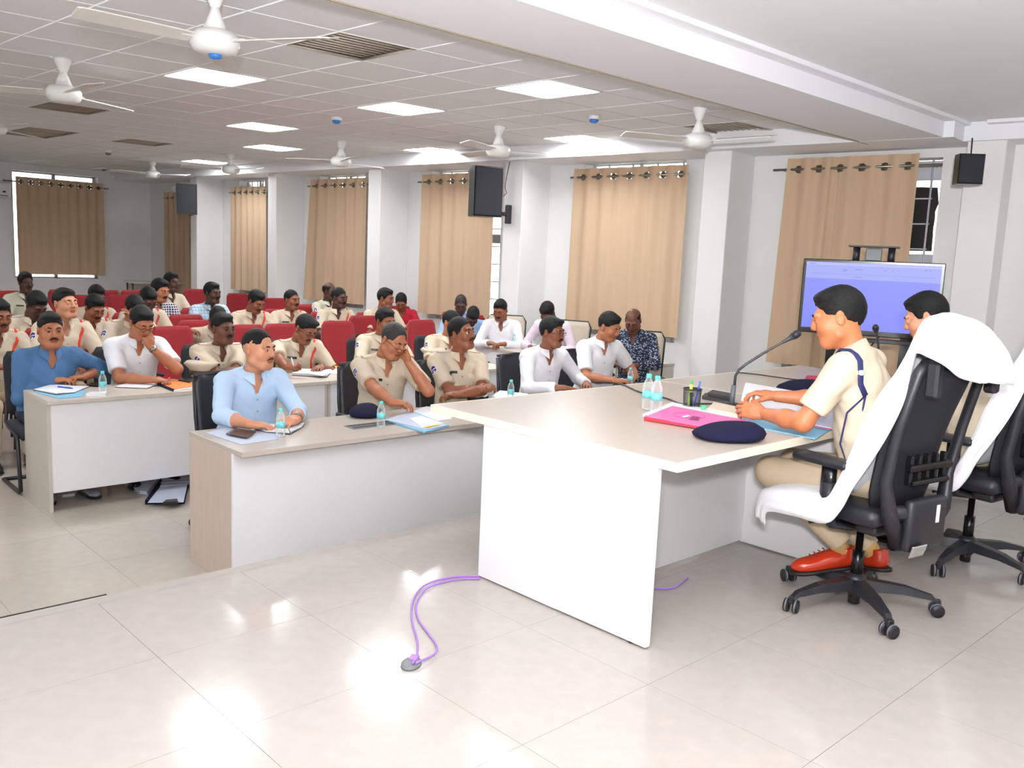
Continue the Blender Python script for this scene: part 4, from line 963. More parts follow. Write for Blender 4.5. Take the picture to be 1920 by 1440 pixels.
    if uniform and (q < 2 or key in ('p29', 'p30', 'p32', 'p18', 'p31', 'p33', 'p26')):
        nn = 18 if q < 2 else 10
        for sg in (-1,):
            Sh, E, W = arms[sg][:3]; ax = (E-Sh)/np.linalg.norm(E-Sh); out = X*sg*.8+Fw*.5; out -= ax*(out@ax); out /= np.linalg.norm(out)
            cen = Sh+ax*.085
            patch('arm_badge', cen, np.cross(ax, out), ax, .062, .070, -out, [PATCHM, PATCHW], .0025, nn, nn, fn=lambda u, v: 1 if (u*u+v*v > .70 or (abs(v+.10-.2*u*u) < .10) or (v > .3 and abs(u) < .18)) else 0, shape=lambda u, v: u*u+v*v*.92 < 1.0)
        patch('name_plate', P0+U*.392*ts-X*.078, X, U, .078, .019, Dn, [PLATE, BADGEL], .004, 8, 3, fn=lambda u, v: 1 if (abs(v) < .2 and abs(u) < .6 and int((u+1)*8) % 2 == 0) else 0)
        for sg in (-1, 1):
            if q < 2:
                patch('pocket_flap', P0+U*.355*ts+X*sg*.080, X, U, .105, .045, Dn, [shirt], .0045, 6, 3); patch('pocket', P0+U*.285*ts+X*sg*.080, X, U, .100, .095, Dn, [shirt], .0025, 6, 5)
            Sh = arms[sg][0]; mid = (Nb+X*sg*.075+Sh)/2+U*.02; axl = (Sh-Nb); axl /= np.linalg.norm(axl)
            fwd = np.cross(U, axl); 
            if key != 'p23': patch('epaulette', mid, axl, fwd, .105, .042, -U, [shirt, STRIPE, SILV], .004, 12, 3, fn=lambda u, v, sg=sg: 1 if abs(u-.86) < .09 else (2 if (abs(v) < .4 and -.55 < u < .5 and int((u+1)*6) % 2 == 0) else 0))
    if q == 0:
        patch('placket', P0+U*.225*ts, X, U, .032, .27*ts, Dn, [shirt], .003, 3, 14)
        if not uniform: patch('chest_pocket', P0+U*.285*ts+X*.085, X, U, .095, .105, Dn, [shirt], .0028, 6, 6)
    if q < 2 and (uniform or q == 0):
        for k in range(4):
            bm_ = MB(); h_, ok = trace(np.array([P0+U*(.36-.075*k)*ts-Dn*.16]), Dn)
            if ok[0]: bm_.lathe([(.0055, -.002), (.0055, .003), (.0001, .0035)], tuple(h_[0]), 10, rot=rx(PI/2+a)); bm_.build('button', BTN, body)
    if cordc is not None:
        Sh = arms[1][0]; c0 = Sh+U*.06-X*.03; chain = []
        o = np.array([Sh+(P0+U*.27*ts+X*.095-Sh)*t_+Fw*.2-X*(.04 if t_ < .5 else .04-.1*(t_-.5)) for t_ in np.linspace(-.05, 1, 16)]); hit, ok = trace(o, Dn)
        pts_ = [h_+Fw*.005 for h_, k in zip(hit, ok) if k]
        if len(pts_) > 3:
            top_, ok2 = trace(np.array([Sh-X*.03+U*.2-Fw*.02, Sh-X*.032+U*.2+Fw*.015]), -U); pts_ = [t_+U*.005 for t_, k in zip(top_, ok2) if k]+pts_
            MB().tube(pts_, .0085, 6, flat=(1.2, .7)).build('lanyard', cordc, body)
    if watch is not None:
        Sh, E, W, hd, nz, _ = arms[watch]; fd = (W-E)/np.linalg.norm(W-E); c_ = W-fd*.02; R3 = Vector(fd).to_track_quat('Z', 'Y').to_matrix()
        m = MB().lathe([(.0335, -.010), (.0335, .010), (.030, .010), (.030, -.010), (.0335, -.010)], c_, 20, rot=R3); m.lathe([(.016, 0), (.016, .004), (.0001, .005)], c_+nz*.031, 16, rot=Vector(nz).to_track_quat('Z', 'Y').to_matrix()); m.build('wristwatch', STEEL, body)
    if chair_kind:
        back_y = .0 if chair_kind == 'exec' else .02
        rw = Rz@np.array([0, back_y+chair_off, 0]); chair(chair_kind, (root.x+rw[0], root.y+rw[1], zf), rz, chair_label or 'chair')
    PEOPLE[key] = dict(body=body, root=root, rz=rz, Hc=Hc, arms=arms, Rz=Rz, P0=P0, U=U, X=X, Fw=Fw, ts=ts, trace=trace, RH=RH)
    return body
# ================================================================== WHO SITS WHERE (head point in the photo, depth plane, facing, ...)
dz = .785
person('p1', (485, 656), ('Y', 4.95), -3, 'man in pale blue shirt at the left end of the front desk, looking right', lean=13, head=(27, 2, 0), R={'p': ('px', 468, 796, .47), 'dir': (.85, -.45, -.05), 'pose': 'curl'},
       L={'p': ('px', 556, 786, .475), 'dir': (-.72, -.35, .0), 'n': (.3, -.3, 1), 'pose': 'curl'}, shirt=CLB, sleeve='roll', sk='fair', hair='thin', var='o2', must=.55, q=0, watch=1, bulk=1.12, chair_kind='desk', chair_label='black desk chair under the man in pale blue')
person('p2', (737, 640), ('Y', 4.98), -17, 'khaki officer at the front desk lifting his lowered glasses with one hand', lean=14, head=(23, 24, 6), R={'p': ('px', 748, 770, .472), 'dir': (.9, -.35, -.05)},
       L={'p': ('h', .082, -.125, -.085), 'dir': (-.35, -.10, .9), 'n': (.75, .3, .2), 'pole': (.45, -.55, -.75)}, sk='mid', hair='thin', hairm=HAIRG, var='c1', must='w', glasses='low', q=0, chair_kind='desk', chair_label='black desk chair behind the officer touching his glasses')
person('p3', (865, 626), ('Y', 5.0), -19, 'khaki officer with folded arms at the front desk, looking up', lean=4, head=(32, -8, -3), R={'p': (.11, -.31, .835), 'dir': (.8, .35, .12), 'n': (0, -.6, .8), 'pole': (-.7, -.3, -.65)},
       L={'p': (-.10, -.37, .81), 'dir': (-.9, .25, .0), 'pole': (.7, -.25, -.6)}, sk='brown', hair='short', var='o3', must=.9, q=0, cordc=None, chair_kind='desk', chair_label='black desk chair behind the officer with folded arms')
person('p4', (1035, 624), ('Y', 5.0), -10, 'moustached man in white shirt and glasses at the front desk', lean=12, head=(24, 4, 0), R={'p': ('px', 1046, 727, .468), 'dir': (.9, -.4, 0), 'pose': 'flat'}, L={'p': ('px', 1100, 720, .468), 'dir': (-.5, -.8, 0), 'pose': 'flat'},
       shirt=CW, sleeve='long', sk='brown', hair='side', var='o1', must=1.25, glasses=True, q=0, bulk=1.05, chair_kind='desk', chair_label='black desk chair behind the moustached man in white')
person('p5', (1142, 613), ('Y', 5.0), -15, 'clean-shaven man in white short sleeves at the front desk, looking down', lean=14, head=(24, 22, -6), R={'p': ('px', 1152, 714, .475), 'dir': (.9, -.4, 0)}, L={'p': ('px', 1192, 706, .48), 'dir': (-.8, -.5, 0)},
       shirt=CW, sleeve='short', sk='mid', hair='full', var='c2', q=0, bulk=1.1, uniform=False, chair_kind='desk', chair_label='black desk chair behind the man in white short sleeves')
person('p6', (1187, 602), ('X', 6.95), -62, 'balding man in navy leaf-print shirt by the window wall', lean=13, head=(0, 34, 0), R={'p': (-.10, -.42, .80)}, L={'p': (.10, -.44, .80)}, shirt=CNAVYP, sleeve='long', sk='dark', hair='bald', var='c1', q=1,
       chair_kind='beige', chair_label='beige chair under the man in navy leaf print')
person('p7', (95, 620), ('Y', 6.72), -1, 'man in denim blue shirt with folded hands, left end of second desk', lean=11, head=(-2, 3, 0), R={'p': ('px', 100, 712, .475), 'dir': (.9, -.4, 0)}, L={'p': ('px', 154, 708, .475), 'dir': (-.8, -.5, .1)},
       shirt=CDB, sleeve='roll', sk='mid', hair='full', var='o2', must=1, q=0, bulk=1.15, chair_kind='sled', chair_label='black visitor chair under the man in denim blue', trouser=mat('dark_jeans', S(30, 34, 52), .8), shoes='sneaker')
person('p8', (265, 606), ('Y', 6.72), -4, 'man in white shirt and glasses holding a hand over his mouth', lean=14, head=(10, 26, 0), R={'p': ('px', 283, 712, .475), 'dir': (.9, -.4, -.05), 'pose': 'curl'},
       L={'p': ('h', .042, -.128, -.135), 'dir': (-.30, .06, .9), 'n': (.1, -1, .2), 'pose': 'flat', 'pole': (.6, -.5, -.7)}, shirt=CW, sleeve='short', sk='mid', hair='full', var='c1', glasses=True, q=0, watch=1, uniform=False, chair_kind='sled', chair_label='black visitor chair behind the man covering his mouth')
person('p9', (418, 617), ('Y', 6.75), -8, 'khaki officer with thick moustache in the second row', lean=9, head=(20, 3, 0), R={'p': (.12, -.44, .83), 'dir': (.9, .1, .0)}, L={'p': (-.12, -.47, .80), 'dir': (-.9, 0, -.1)}, sk='dark', hair='full', var='o2', must=1.3, q=0,
       chair_kind='sled', chair_label='black visitor chair behind the officer with thick moustache')
person('p10', (572, 618), ('Y', 6.75), -9, 'khaki officer in glasses with red cord, writing at the second desk', lean=16, head=(19, 30, 4), R={'p': ('px', 538, 692, .51), 'dir': (.45, -.6, .1), 'pose': 'fist', 'n': (-.6, -.2, .7)}, L={'p': ('px', 603, 688, .475), 'dir': (-.6, -.7, 0), 'pose': 'flat'},
       sk='brown', hair='side', var='c2', must=.7, glasses=True, q=0, cordc=CORD, watch=1, bulk=1.1, chair_kind='sled', chair_label='black visitor chair behind the writing officer in glasses')
person('p11', (722, 603), ('Y', 6.8), -14, 'khaki officer seated directly behind the one touching his glasses', lean=10, head=(18, 10, 0), R={'p': (-.10, -.44, .80)}, L={'p': (.10, -.44, .80)}, sk='brown', hair='full', var='c1', q=1, chair_kind='sled', chair_label='black visitor chair behind the second officer pair, left')
person('p12', (847, 606), ('Y', 6.8), -15, 'khaki officer seated directly behind the one with folded arms', lean=10, head=(25, 6, 0), R={'p': (-.10, -.44, .80)}, L={'p': (.10, -.44, .80)}, sk='mid', hair='short', var='o1', must=.8, q=1, chair_kind='sled', chair_label='black visitor chair behind the second officer pair, right')
person('p13', (938, 582), ('X', 7.1), -50, 'moustached man in loose white shirt writing at the side desk', lean=12, head=(-14, 24, 0), R={'p': (-.10, -.42, .80)}, L={'p': (.08, -.44, .80)}, shirt=CW, sleeve='long', sk='brown', hair='full', var='c2', must=1, q=1, bulk=1.1,
       chair_kind='beige', chair_label='beige chair under the man in loose white shirt')
person('p14', (1027, 584), ('X', 7.12), -72, 'man in pale pink shirt bent low, writing at the side desk', lean=22, head=(0, 48, 0), R={'p': (-.14, -.46, .81), 'pose': 'fist'}, L={'p': (.10, -.40, .80)}, shirt=CPK, sleeve='long', sk='dark', hair='full', var='c1', q=1,
       chair_kind='beige', chair_label='beige chair with dark trim under the man in pale pink')
person('p15', (886, 593), ('Y', 8.35), -40, 'man in sky blue shirt with his head bent right down', lean=26, head=(0, 58, 10), shirt=CSB, sleeve='long', sk='deep', hair='full', var='c1', q=1, chair_kind='red', chair_label='red hall chair under the man in sky blue')
person('p16', (864, 571), ('Y', 8.9), -30, 'close-cropped dark man in pale blue shirt beside the tan curtain', lean=10, head=(-10, 26, 0), shirt=CSB, sleeve='long', sk='deep', hair='short', hairm=mat('cropped_hair', S(48, 36, 32), .6), var='c1', q=1, chair_kind='red', chair_label='red hall chair under the close-cropped man')
G3 = dict(chair_kind='red')
person('p17', (-2, 592), ('Y', 7.75), 2, 'khaki officer cut off by the left picture edge', lean=10, head=(10, 14, 0), sk='brown', var='c1', must=.8, q=1, cordc=CORD, chair_label='red chair under the officer cut by the picture edge', **G3)
person('p18', (68, 573), ('Y', 8.7), -2, 'khaki officer with bowed head behind the man in denim blue', lean=8, head=(16, 34, 0), sk='deep', var='c1', q=1, chair_label='red chair under the bowed officer at left', **G3)
person('p19', (122, 570), ('Y', 7.8), 2, 'fair smiling khaki officer with red cord in the third row', lean=6, head=(18, -4, 0), sk='fair', var='c2', q=1, cordc=CORD, must='w', chair_label='red chair under the smiling officer', **G3)
person('p20', (177, 578), ('Y', 8.65), -3, 'khaki officer looking down between the smiling one and the man in white', lean=12, head=(15, 28, 0), sk='brown', var='c1', must=1, q=1, cordc=CORD, chair_label='red chair under the downcast officer', **G3)
person('p21', (252, 580), ('Y', 8.2), 0, 'khaki officer hidden behind the man covering his mouth', lean=14, head=(0, 30, 0), sk='mid', var='c1', q=1, L={'p': ('h', -.04, -.11, -.08), 'dir': (-.2, .1, .9), 'pole': (.5, -.5, -.7)}, chair_label='red chair under the hidden officer', **G3)
person('p22', (277, 562), ('Y', 9.2), -4, 'dark-haired khaki officer bowed below the man in navy check', lean=14, head=(10, 36, 0), sk='deep', var='c1', q=2, cordc=CORD, chair_label='red chair under the bowed officer near the navy check shirt', **G3)
person('p23', (408, 600), ('Y', 8.1), -6, 'khaki officer leaning aside, his face hidden by the moustached officer', lean=22, head=(0, 40, 0), side=0, sk='brown', var='c1', q=1, R={'p': (-.30, -.25, .98), 'pole': (-1, 0, .1)}, chair_label='red chair under the leaning officer', **G3)
person('p24', (300, 545), ('Y', 9.6), 0, 'moustached man in navy and white checked shirt', lean=8, head=(22, 14, 0), shirt=CNAVYC, sk='mid', var='c1', must=1.2, q=1, chair_label='red chair under the man in navy check', **G3)
person('p25', (322, 530), ('Y', 11.2), 14, 'dark-faced khaki officer in the far corner by the small table', lean=4, head=(8, 2, 0), sk='deep', var='o3', q=2, chair_label='red chair under the officer by the corner table', **G3)
person('p26', (48, 530), ('Y', 12.0), 4, 'pale khaki officer at far left below the brown curtain', lean=4, head=(6, 4, 0), shirt=KHD, sk='deep', var='o3', must=1, q=2, chair_label='red chair under the officer below the brown curtain', **G3)
person('p27', (181, 557), ('Y', 10.1), -3, 'khaki officer with red cord, half hidden behind the downcast officer', lean=8, head=(13, 20, 0), sk='deep', var='c1', q=2, cordc=CORD, chair_label='red chair under the half hidden officer', **G3)
person('p28', (398, 550), ('Y', 10.0), 0, 'dark moustached man in pale blue checked shirt', lean=6, head=(22, 4, 0), shirt=CPALEC, sk='deep', var='o1', must=1.1, q=1, chair_label='red chair under the man in pale checks', **G3)
person('p29', (480, 566), ('Y', 9.0), -6, 'bowed khaki officer with red cord in the middle rows', lean=10, head=(21, 28, 0), sk='brown', var='c1', must=1, q=1, cordc=CORD, chair_label='red chair under the bowed officer with red cord', **G3)
person('p30', (547, 563), ('Y', 9.7), -8, 'upright khaki officer with moustache and cropped hair, middle rows', lean=4, head=(22, 2, 0), sk='brown', var='o1', must=1.1, q=1, hair='short', cordc=CORD, chair_label='red chair under the upright officer', **G3)
person('p31', (618, 547), ('Y', 10.6), 12, 'balding khaki officer in front of the flared curtain', lean=4, head=(14, 4, 0), shirt=KHD, sk='deep', hair='bald', var='o3', q=2, chair_label='red chair under the balding officer', **G3)
person('p32', (636, 559), ('Y', 9.2), -10, 'dark lean khaki officer with red cord, right of the balding officer', lean=5, head=(28, 6, 0), sk='deep', hair='short', var='c1', must=1, q=1, cordc=CORD, chair_label='red chair under the dark lean officer', **G3)
person('p33', (723, 560), ('Y', 9.0), -8, 'khaki officer in the last pair by the pillar, beside the woman in red', lean=4, head=(35, 8, 0), sk='brown', var='c1', q=1, chair_label='red chair under the officer beside the woman', **G3)
person('p34', (752, 567), ('Y', 10.1), -30, 'woman in red dress with dark ponytail, head bent down', lean=12, head=(-10, 30, 0), shirt=CRD, sleeve='long', sk='brown', hair='long', var='c1', q=1, uniform=False, trouser=CRD, chair_label='red chair under the woman in red', **G3)
# the two officers on the stage
o1 = person('o1', (1572, 597), ('Y', 1.86), 186, 'khaki officer at the big stage table reading a white sheet', lean=15, head=(16, 15, 0), seat=.49, zf=0, q=0, sk='tan', var='o2', hair='full', bulk=1.14, hs=1.07, shoes='red', cordc=None, chair_kind=None,
       L={'p': ('px', 1432, 776, .815), 'dir': (.15, -1, .12), 'n': (.85, .1, .5), 'pose': 'curl', 'pole': (.6, .3, -.75)}, R={'p': (-.12, -.55, .86), 'dir': (.3, -1, .1), 'pole': (-.6, .1, -.7)},
       legs={('k', 1): (.10, -.45, .54), ('a', 1): (-.005, -.125, .245), ('s', 1): ((.0, -.125, .128), (.18, 0, .70)), ('k', -1): (-.16, -.45, .54), ('a', -1): (-.16, -.05, .21), ('s', -1): ((-.165, -.03, .11), (.15, 0, -.25))})
o2 = person('o2', (1737, 596), ('Y', 1.93), 180, 'second khaki officer on the stage, bent forward behind the white towel', lean=24, head=(14, 22, 0), seat=.49, zf=0, q=0, sk='fair', var='c1', hair='full', bulk=1.0, hs=1.05, shoes='black', chair_kind=None, R={'p': (-.12, -.52, .84)}, L={'p': (.12, -.52, .84)})
P = PEOPLE['o1']
for sg in (1, -1):
    a = {1: ((.03, -.225, .37), (-.008, -.118, .20)), -1: ((-.16, -.13, .31), (-.16, -.03, .18))}[sg]; MB().tube([a[0], ((Vector(a[0])+Vector(a[1]))/2), a[1]], [.046, .044, .042], 14).build('sock', SOCK, o1)
for so in o1.children:
    if so.name.startswith('shoe'):
        so.scale = (1.12, 1.16, 1.1); lac = MB()
        for k in range(4): lac.tube([(-.022, -.052-.018*k, .088-.006*k), (0, -.056-.018*k, .096-.007*k), (.022, -.052-.018*k, .088-.006*k)], .0028, 5)
        lac.build('laces', mat('shoe_lace', S(150, 40, 20), .7), so)
# navy shoulder cord with loops, belt
Sh = P['arms'][1][0]; Xl, Ul, Fl = P['X'], P['U'], P['Fw']
o_ = np.array([Sh-Xl*.055+Ul*.05+Fl*.2]); 
pts_ = []
for (dx, du, df) in ((-.06, .25, .05), (-.045, .25, .01), (-.03, .25, -.03), (-.012, .25, -.06)):
    h_, ok = P['trace'](np.array([Sh+Xl*dx+Ul*du+Fl*df]), -Ul); 
    if ok[0]: pts_.append(h_[0]+Ul*.006)
for (dx, du) in ((-.0, .02), (.0, -.03), (-.005, -.08), (-.012, -.13)):
    h_, ok = P['trace'](np.array([Sh+Xl*dx+Ul*du-Fl*.25]), Fl)
    if ok[0]: pts_.append(h_[0]-Fl*.008)
if len(pts_) > 4:
    MB().tube(pts_, .013, 8, flat=(1.3, .55)).build('shoulder_cord', CORDN, o1)
    e = Vector(pts_[-1]); MB().tube([e, e+Vector((.03, -.06, -.08)), e+Vector((.02, -.08, -.22)), e+Vector((.0, -.04, -.33)), e+Vector((.01, -.03, -.22)), e+Vector((.0, -.01, -.10)), e], .0045, 6).build('cord_loop', CORDN, o1)
    m_ = Vector(pts_[len(pts_)-3]); MB().box(m_, (.03, .03, .022), bev=.004).build('cord_keeper', SILV, o1)
ring = []
for th in np.linspace(0, 2*PI, 41):
    d_ = -(Xl*math.sin(th)+Fl*math.cos(th)); h_, ok = P['trace'](np.array([P['P0']+Ul*.045-d_*.35]), d_); ring.append(h_[0]-d_*.004)
MB().tube(ring, .020, 8, caps=False, flat=(.25, 1.0)).build('belt', mat('red_belt', S(196, 62, 60), .5), o1)
# their chairs and the white towels
EC1 = exec_chair((3.75, 1.65, 0), PI-.17, 'black executive chair under the officer reading the sheet', 'executive chairs on the stage', rot=-.23)
EC2 = exec_chair((4.80, 1.55, 0), PI-.12, 'black executive chair under the bent officer, half out of frame', 'executive chairs on the stage', rot=.1)
TOW = mat('white_towel', S(240, 240, 244), .9, noise=.015, nscale=30, bump=.2, bscale=180, sheen=.3)
def sheet(name, rows, nseg, th, mats, at, rz, **k):
    """a draped cloth: every row is a polyline of places in the chair's own frame"""
    vs = []; fs = []; N = len(rows); R = rzm(rz); at = Vector(at); grid = []
    for j, row in enumerate(rows):
        row = [Vector(p) for p in row]; out = []
        for a_ in range(len(row)-1):
            p0, p1, p2, p3 = row[max(a_-1, 0)], row[a_], row[a_+1], row[min(a_+2, len(row)-1)]
            for q_ in range(nseg):
                t_ = q_/nseg; out.append(.5*((2*p1)+(p2-p0)*t_+(2*p0-5*p1+4*p2-p3)*t_*t_+(3*p1-p0-3*p2+p3)*t_**3))
        out.append(row[-1]); grid.append(out)
    nx = len(grid[0])-1; fine = []; sub = 4
    for j in range(N-1):
        for q_ in range(sub):
            t_ = q_/sub; fine.append([.5*((2*grid[j][i])+(grid[j+1][i]-grid[max(j-1, 0)][i])*t_+(2*grid[max(j-1, 0)][i]-5*grid[j][i]+4*grid[j+1][i]-grid[min(j+2, N-1)][i])*t_*t_+(3*grid[j][i]-grid[max(j-1, 0)][i]-3*grid[j+1][i]+grid[min(j+2, N-1)][i])*t_**3) for i in range(nx+1)])
    fine.append(grid[-1]); N = len(fine)
    for layer in (0, 1):
        for j in range(N):
            for i in range(nx+1):
                n_ = (fine[j][min(i+1, nx)]-fine[j][max(i-1, 0)]).cross(fine[min(j+1, N-1)][i]-fine[max(j-1, 0)][i])
                n_ = n_.normalized() if n_.length > 1e-9 else Vector((0, 0, 1))
                vs.append(at+R@(fine[j][i]+n_*(.005*math.sin(i*.9+j*.12)+.003*math.sin(i*2.1-j*.2)-th*layer)))
    M_ = N*(nx+1)
    for j in range(N-1):
        for i in range(nx):
            q_ = [j*(nx+1)+i, j*(nx+1)+i+1, (j+1)*(nx+1)+i+1, (j+1)*(nx+1)+i]; fs.append(q_); fs.append([M_+x for x in q_[::-1]])
    rim = [i for i in range(nx+1)]+[(j+1)*(nx+1)+nx for j in range(N-1)]+[(N-1)*(nx+1)+nx-1-i for i in range(nx)]+[(N-2-j)*(nx+1) for j in range(N-2)]
    for i in range(len(rim)): a_, b_ = rim[i], rim[(i+1) % len(rim)]; fs.append([b_, a_, M_+a_, M_+b_])
    return MB().add(vs, fs, True).build(name, mats, **k)
def towel(ch, lab):
    at, rz = ch.location, ch.rotation_euler.z      # chair frame: sitter faces -Y; +X is the side next to the camera
    rows = [[(.10, .49, 1.08), (-.06, .51, 1.07), (-.24, .46, 1.05)], [(.19, .475, 1.10), (-.02, .51, 1.15), (-.25, .45, 1.12)], [(.245, .44, 1.145), (.06, .46, 1.28), (-.235, .41, 1.20)], [(.262, .38, 1.17), (.09, .36, 1.335), (-.22, .345, 1.235)],
            [(.262, .335, 1.18), (.11, .27, 1.31), (-.21, .26, 1.20)], [(.235, .30, 1.15), (.10, .20, 1.15), (-.21, .21, 1.15)], [(.255, .30, 1.0), (.22, .17, 1.0), (-.22, .18, 1.0)], [(.27, .26, .86), (.265, .13, .86), (-.22, .16, .86)],
            [(.285, .20, .72), (.285, .10, .72), (-.22, .14, .72)], [(.30, .14, .60), (.29, .06, .60), (-.22, .12, .60)], [(.315, .10, .50), (.28, .02, .545), (-.22, .05, .55)], [(.325, .04, .43), (.29, -.05, .535), (-.22, -.05, .535)],
            [(.325, -.12, .42), (.29, -.18, .525), (-.21, -.18, .53)], [(.32, -.26, .40), (.285, -.31, .49), (-.20, -.31, .51)], [(.30, -.28, .33), (.26, -.36, .37), (-.18, -.35, .44)]]
    return sheet('towel', rows, 10, .008, TOW, at, rz, label=lab, cat='towel', group='white towels on the stage chairs')
towel(EC1, 'white towel draped over the chair of the officer reading')
towel(EC2, 'white towel draped over the chair at the right picture edge')
for c_ in (EC1, EC2):
    back_panel(.34, .28, 1.13, 1.27, .355, .365, .03, curve=.03).build('headrest', LEATHER, c_)
# ================================================================== THINGS ON THE TABLES AND FLOOR
def thin_mat(name, col, fac, rough=.08):
    m = bpy.data.materials.new(name); m.use_nodes = True; nt = m.node_tree; b = nt.nodes['Principled BSDF']; b.inputs['Base Color'].default_value = (*col, 1); b.inputs['Roughness'].default_value = rough
    tr = nt.nodes.new('ShaderNodeBsdfTransparent'); mx = nt.nodes.new('ShaderNodeMixShader'); fr = nt.nodes.new('ShaderNodeLayerWeight'); fr.inputs[0].default_value = .35
    ad = nt.nodes.new('ShaderNodeMath'); ad.operation = 'ADD'; ad.inputs[1].default_value = fac; nt.links.new(fr.outputs['Facing'], ad.inputs[0]); nt.links.new(ad.outputs[0], mx.inputs[0])
    nt.links.new(tr.outputs[0], mx.inputs[1]); nt.links.new(b.outputs[0], mx.inputs[2]); nt.links.new(mx.outputs[0], nt.nodes['Material Output'].inputs[0]); return m
PET = thin_mat('clear_bottle', (.86, .90, .92), .06); LABEL = mat('bottle_label', S(120, 214, 216), .4, noise=.2, nscale=30); WATER = thin_mat('water', (.80, .86, .88), .02)
def bottle(p, lab, s=1.0):
    t = empty('water_bottle', p, random.random()*3, label=lab, cat='bottle', group='small water bottles with teal caps'); t.scale = (s, s, s)
    MB().lathe([(.001, .004), (.020, .001), (.030, .004), (.0315, .015), (.030, .022), (.0315, .030), (.030, .038), (.0315, .046), (.030, .054), (.0315, .062), (.0315, .11), (.0300, .118), (.0315, .126), (.030, .134), (.022, .158), (.0135, .174), (.0128, .182)], n=20).build('bottle_body', PET, t)
    MB().lathe([(.0322, .068), (.0322, .106)], n=20).build('bottle_label', LABEL, t)
    MB().lathe([(.0150, .178), (.0154, .180), (.0154, .196), (.0135, .199), (.0001, .1995)], n=18).build('cap', TEAL, t); return t
for (x, y, z, lab, s_) in ((1213, 768, .757, 'water bottle with teal cap on the big stage table, left of the pair', .90), (1229, 773, .757, 'water bottle with teal cap on the big stage table, right of the pair', .90), (526, 819, DZ, 'water bottle with teal cap between the hands of the man in pale blue', 1),
                      (714, 801, DZ, 'water bottle with teal cap beside the navy beret on the front desk', 1), (193, 739, DZ, 'water bottle with teal cap by the man in denim blue', 1), (957, 752, DZ, 'water bottle with teal cap beside the open white register', 1),
                      (1181, 724, DZ, 'water bottle with teal cap by the man in white short sleeves', 1), (963, 652, DZ, 'water bottle with teal cap on the side desk', 1), (1692, 735, .757, 'water bottle with teal cap between the two stage officers', .85)):
    q = UZ(x, y, z); bottle((q.x, q.y, z), lab, s_ if s_ != 1 else .80)
def slab(name, pxs, z0, th, m, label=None, cat=None, group=None, parent=None, mats=None):
    """a flat thing lying on a surface: its outline from photo points on that surface"""
    pts = [UZ(x, y, z0) for (x, y) in pxs]; c = sum(pts, Vector())/len(pts)
    poly = [(p.x-c.x, p.y-c.y) for p in pts]
    ar = sum(poly[i][0]*poly[(i+1) % len(poly)][1]-poly[(i+1) % len(poly)][0]*poly[i][1] for i in range(len(poly)))
    if ar < 0: poly = poly[::-1]
    if parent is not None: off = c-parent.location; return MB().prism([(x+off.x, y+off.y) for x, y in poly], z0-parent.location.z, z0-parent.location.z+th).build(name, m, parent)
    o = MB().prism(poly, 0, th).build(name, m, None, (c.x, c.y, z0), label=label, cat=cat, group=group); return o
BLUEF = mat('light_blue_card', S(132, 192, 224), .5); PINK = mat('pink_card', S(226, 112, 176), .5); REDE = mat('red_file_edge', S(228, 60, 76), .5); ORNG = mat('orange_card', S(238, 134, 56), .5); CREAMP = mat('cream_plastic', S(228, 208, 186), .4); GREEN = mat('green_plastic', S(84, 214, 130), .4)
T_ = .757
f_ = slab('pink_file', [(1207, 788), (1262, 764), (1406, 793), (1367, 812)], T_, .004, REDE, 'pink and red file on the big stage table behind the beret', 'file')
slab('pages', [(1205, 781), (1260, 758), (1398, 784), (1364, 803)], T_+.004, .012, PAPER, parent=f_); slab('cover', [(1209, 782), (1261, 762), (1405, 790), (1366, 809)], T_+.016, .003, PINK, parent=f_); slab('spine', [(1207, 787), (1211, 784), (1367, 808), (1366, 813)], T_+.004, .014, REDE, parent=f_)
cz_ = T_+.0205; cc = UZ(1292, 779, cz_); rg = MB()
ringp = [(cc.x+.075*math.cos(a), cc.y+.075*math.sin(a), cz_) for a in np.linspace(.3, 2*PI-.6, 24)]; rg.tube([Vector(p)-f_.location for p in ringp], .0009, 4); rg.build('printed_ring', mat('faint_pink_print', S(214, 78, 158), .5), f_)
slab('printed_label', [(1279, 781), (1290, 778), (1293, 780), (1282, 783)], cz_, .0006, PAPER, parent=f_)
for k in range(4): slab('printed_line', [(1297-k*2, 780+k*2), (1313-k, 782.5+k*1.7), (1313-k, 783.3+k*1.7), (1297-k*2, 780.8+k*2)], cz_, .0006, mat('maroon_print', S(120, 40, 80), .5), parent=f_)
slab('light_blue_file', [(1397, 786), (1420, 783), (1560, 806), (1528, 824), (1400, 799)], T_, .004, BLUEF, 'light blue file under the reading officer\'s arm', 'file')
g_ = slab('form_sheaf', [(1530, 776), (1577, 779), (1582, 800), (1562, 806), (1522, 797)], T_+.004, .008, PAPERB, 'sheaf of printed forms at the reading officer\'s side', 'papers'); slab('red_rule', [(1524, 798), (1562, 805), (1562, 806.5), (1524, 799.5)], T_+.012, .001, REDE, parent=g_)
slab('blue_white_slips', [(1385, 795), (1404, 790), (1408, 800), (1392, 804)], T_+.004, .006, mat('blue_slips', S(90, 110, 220), .5, noise=.5, nscale=60), 'blue and white slips between the pink file and the beret', 'papers')
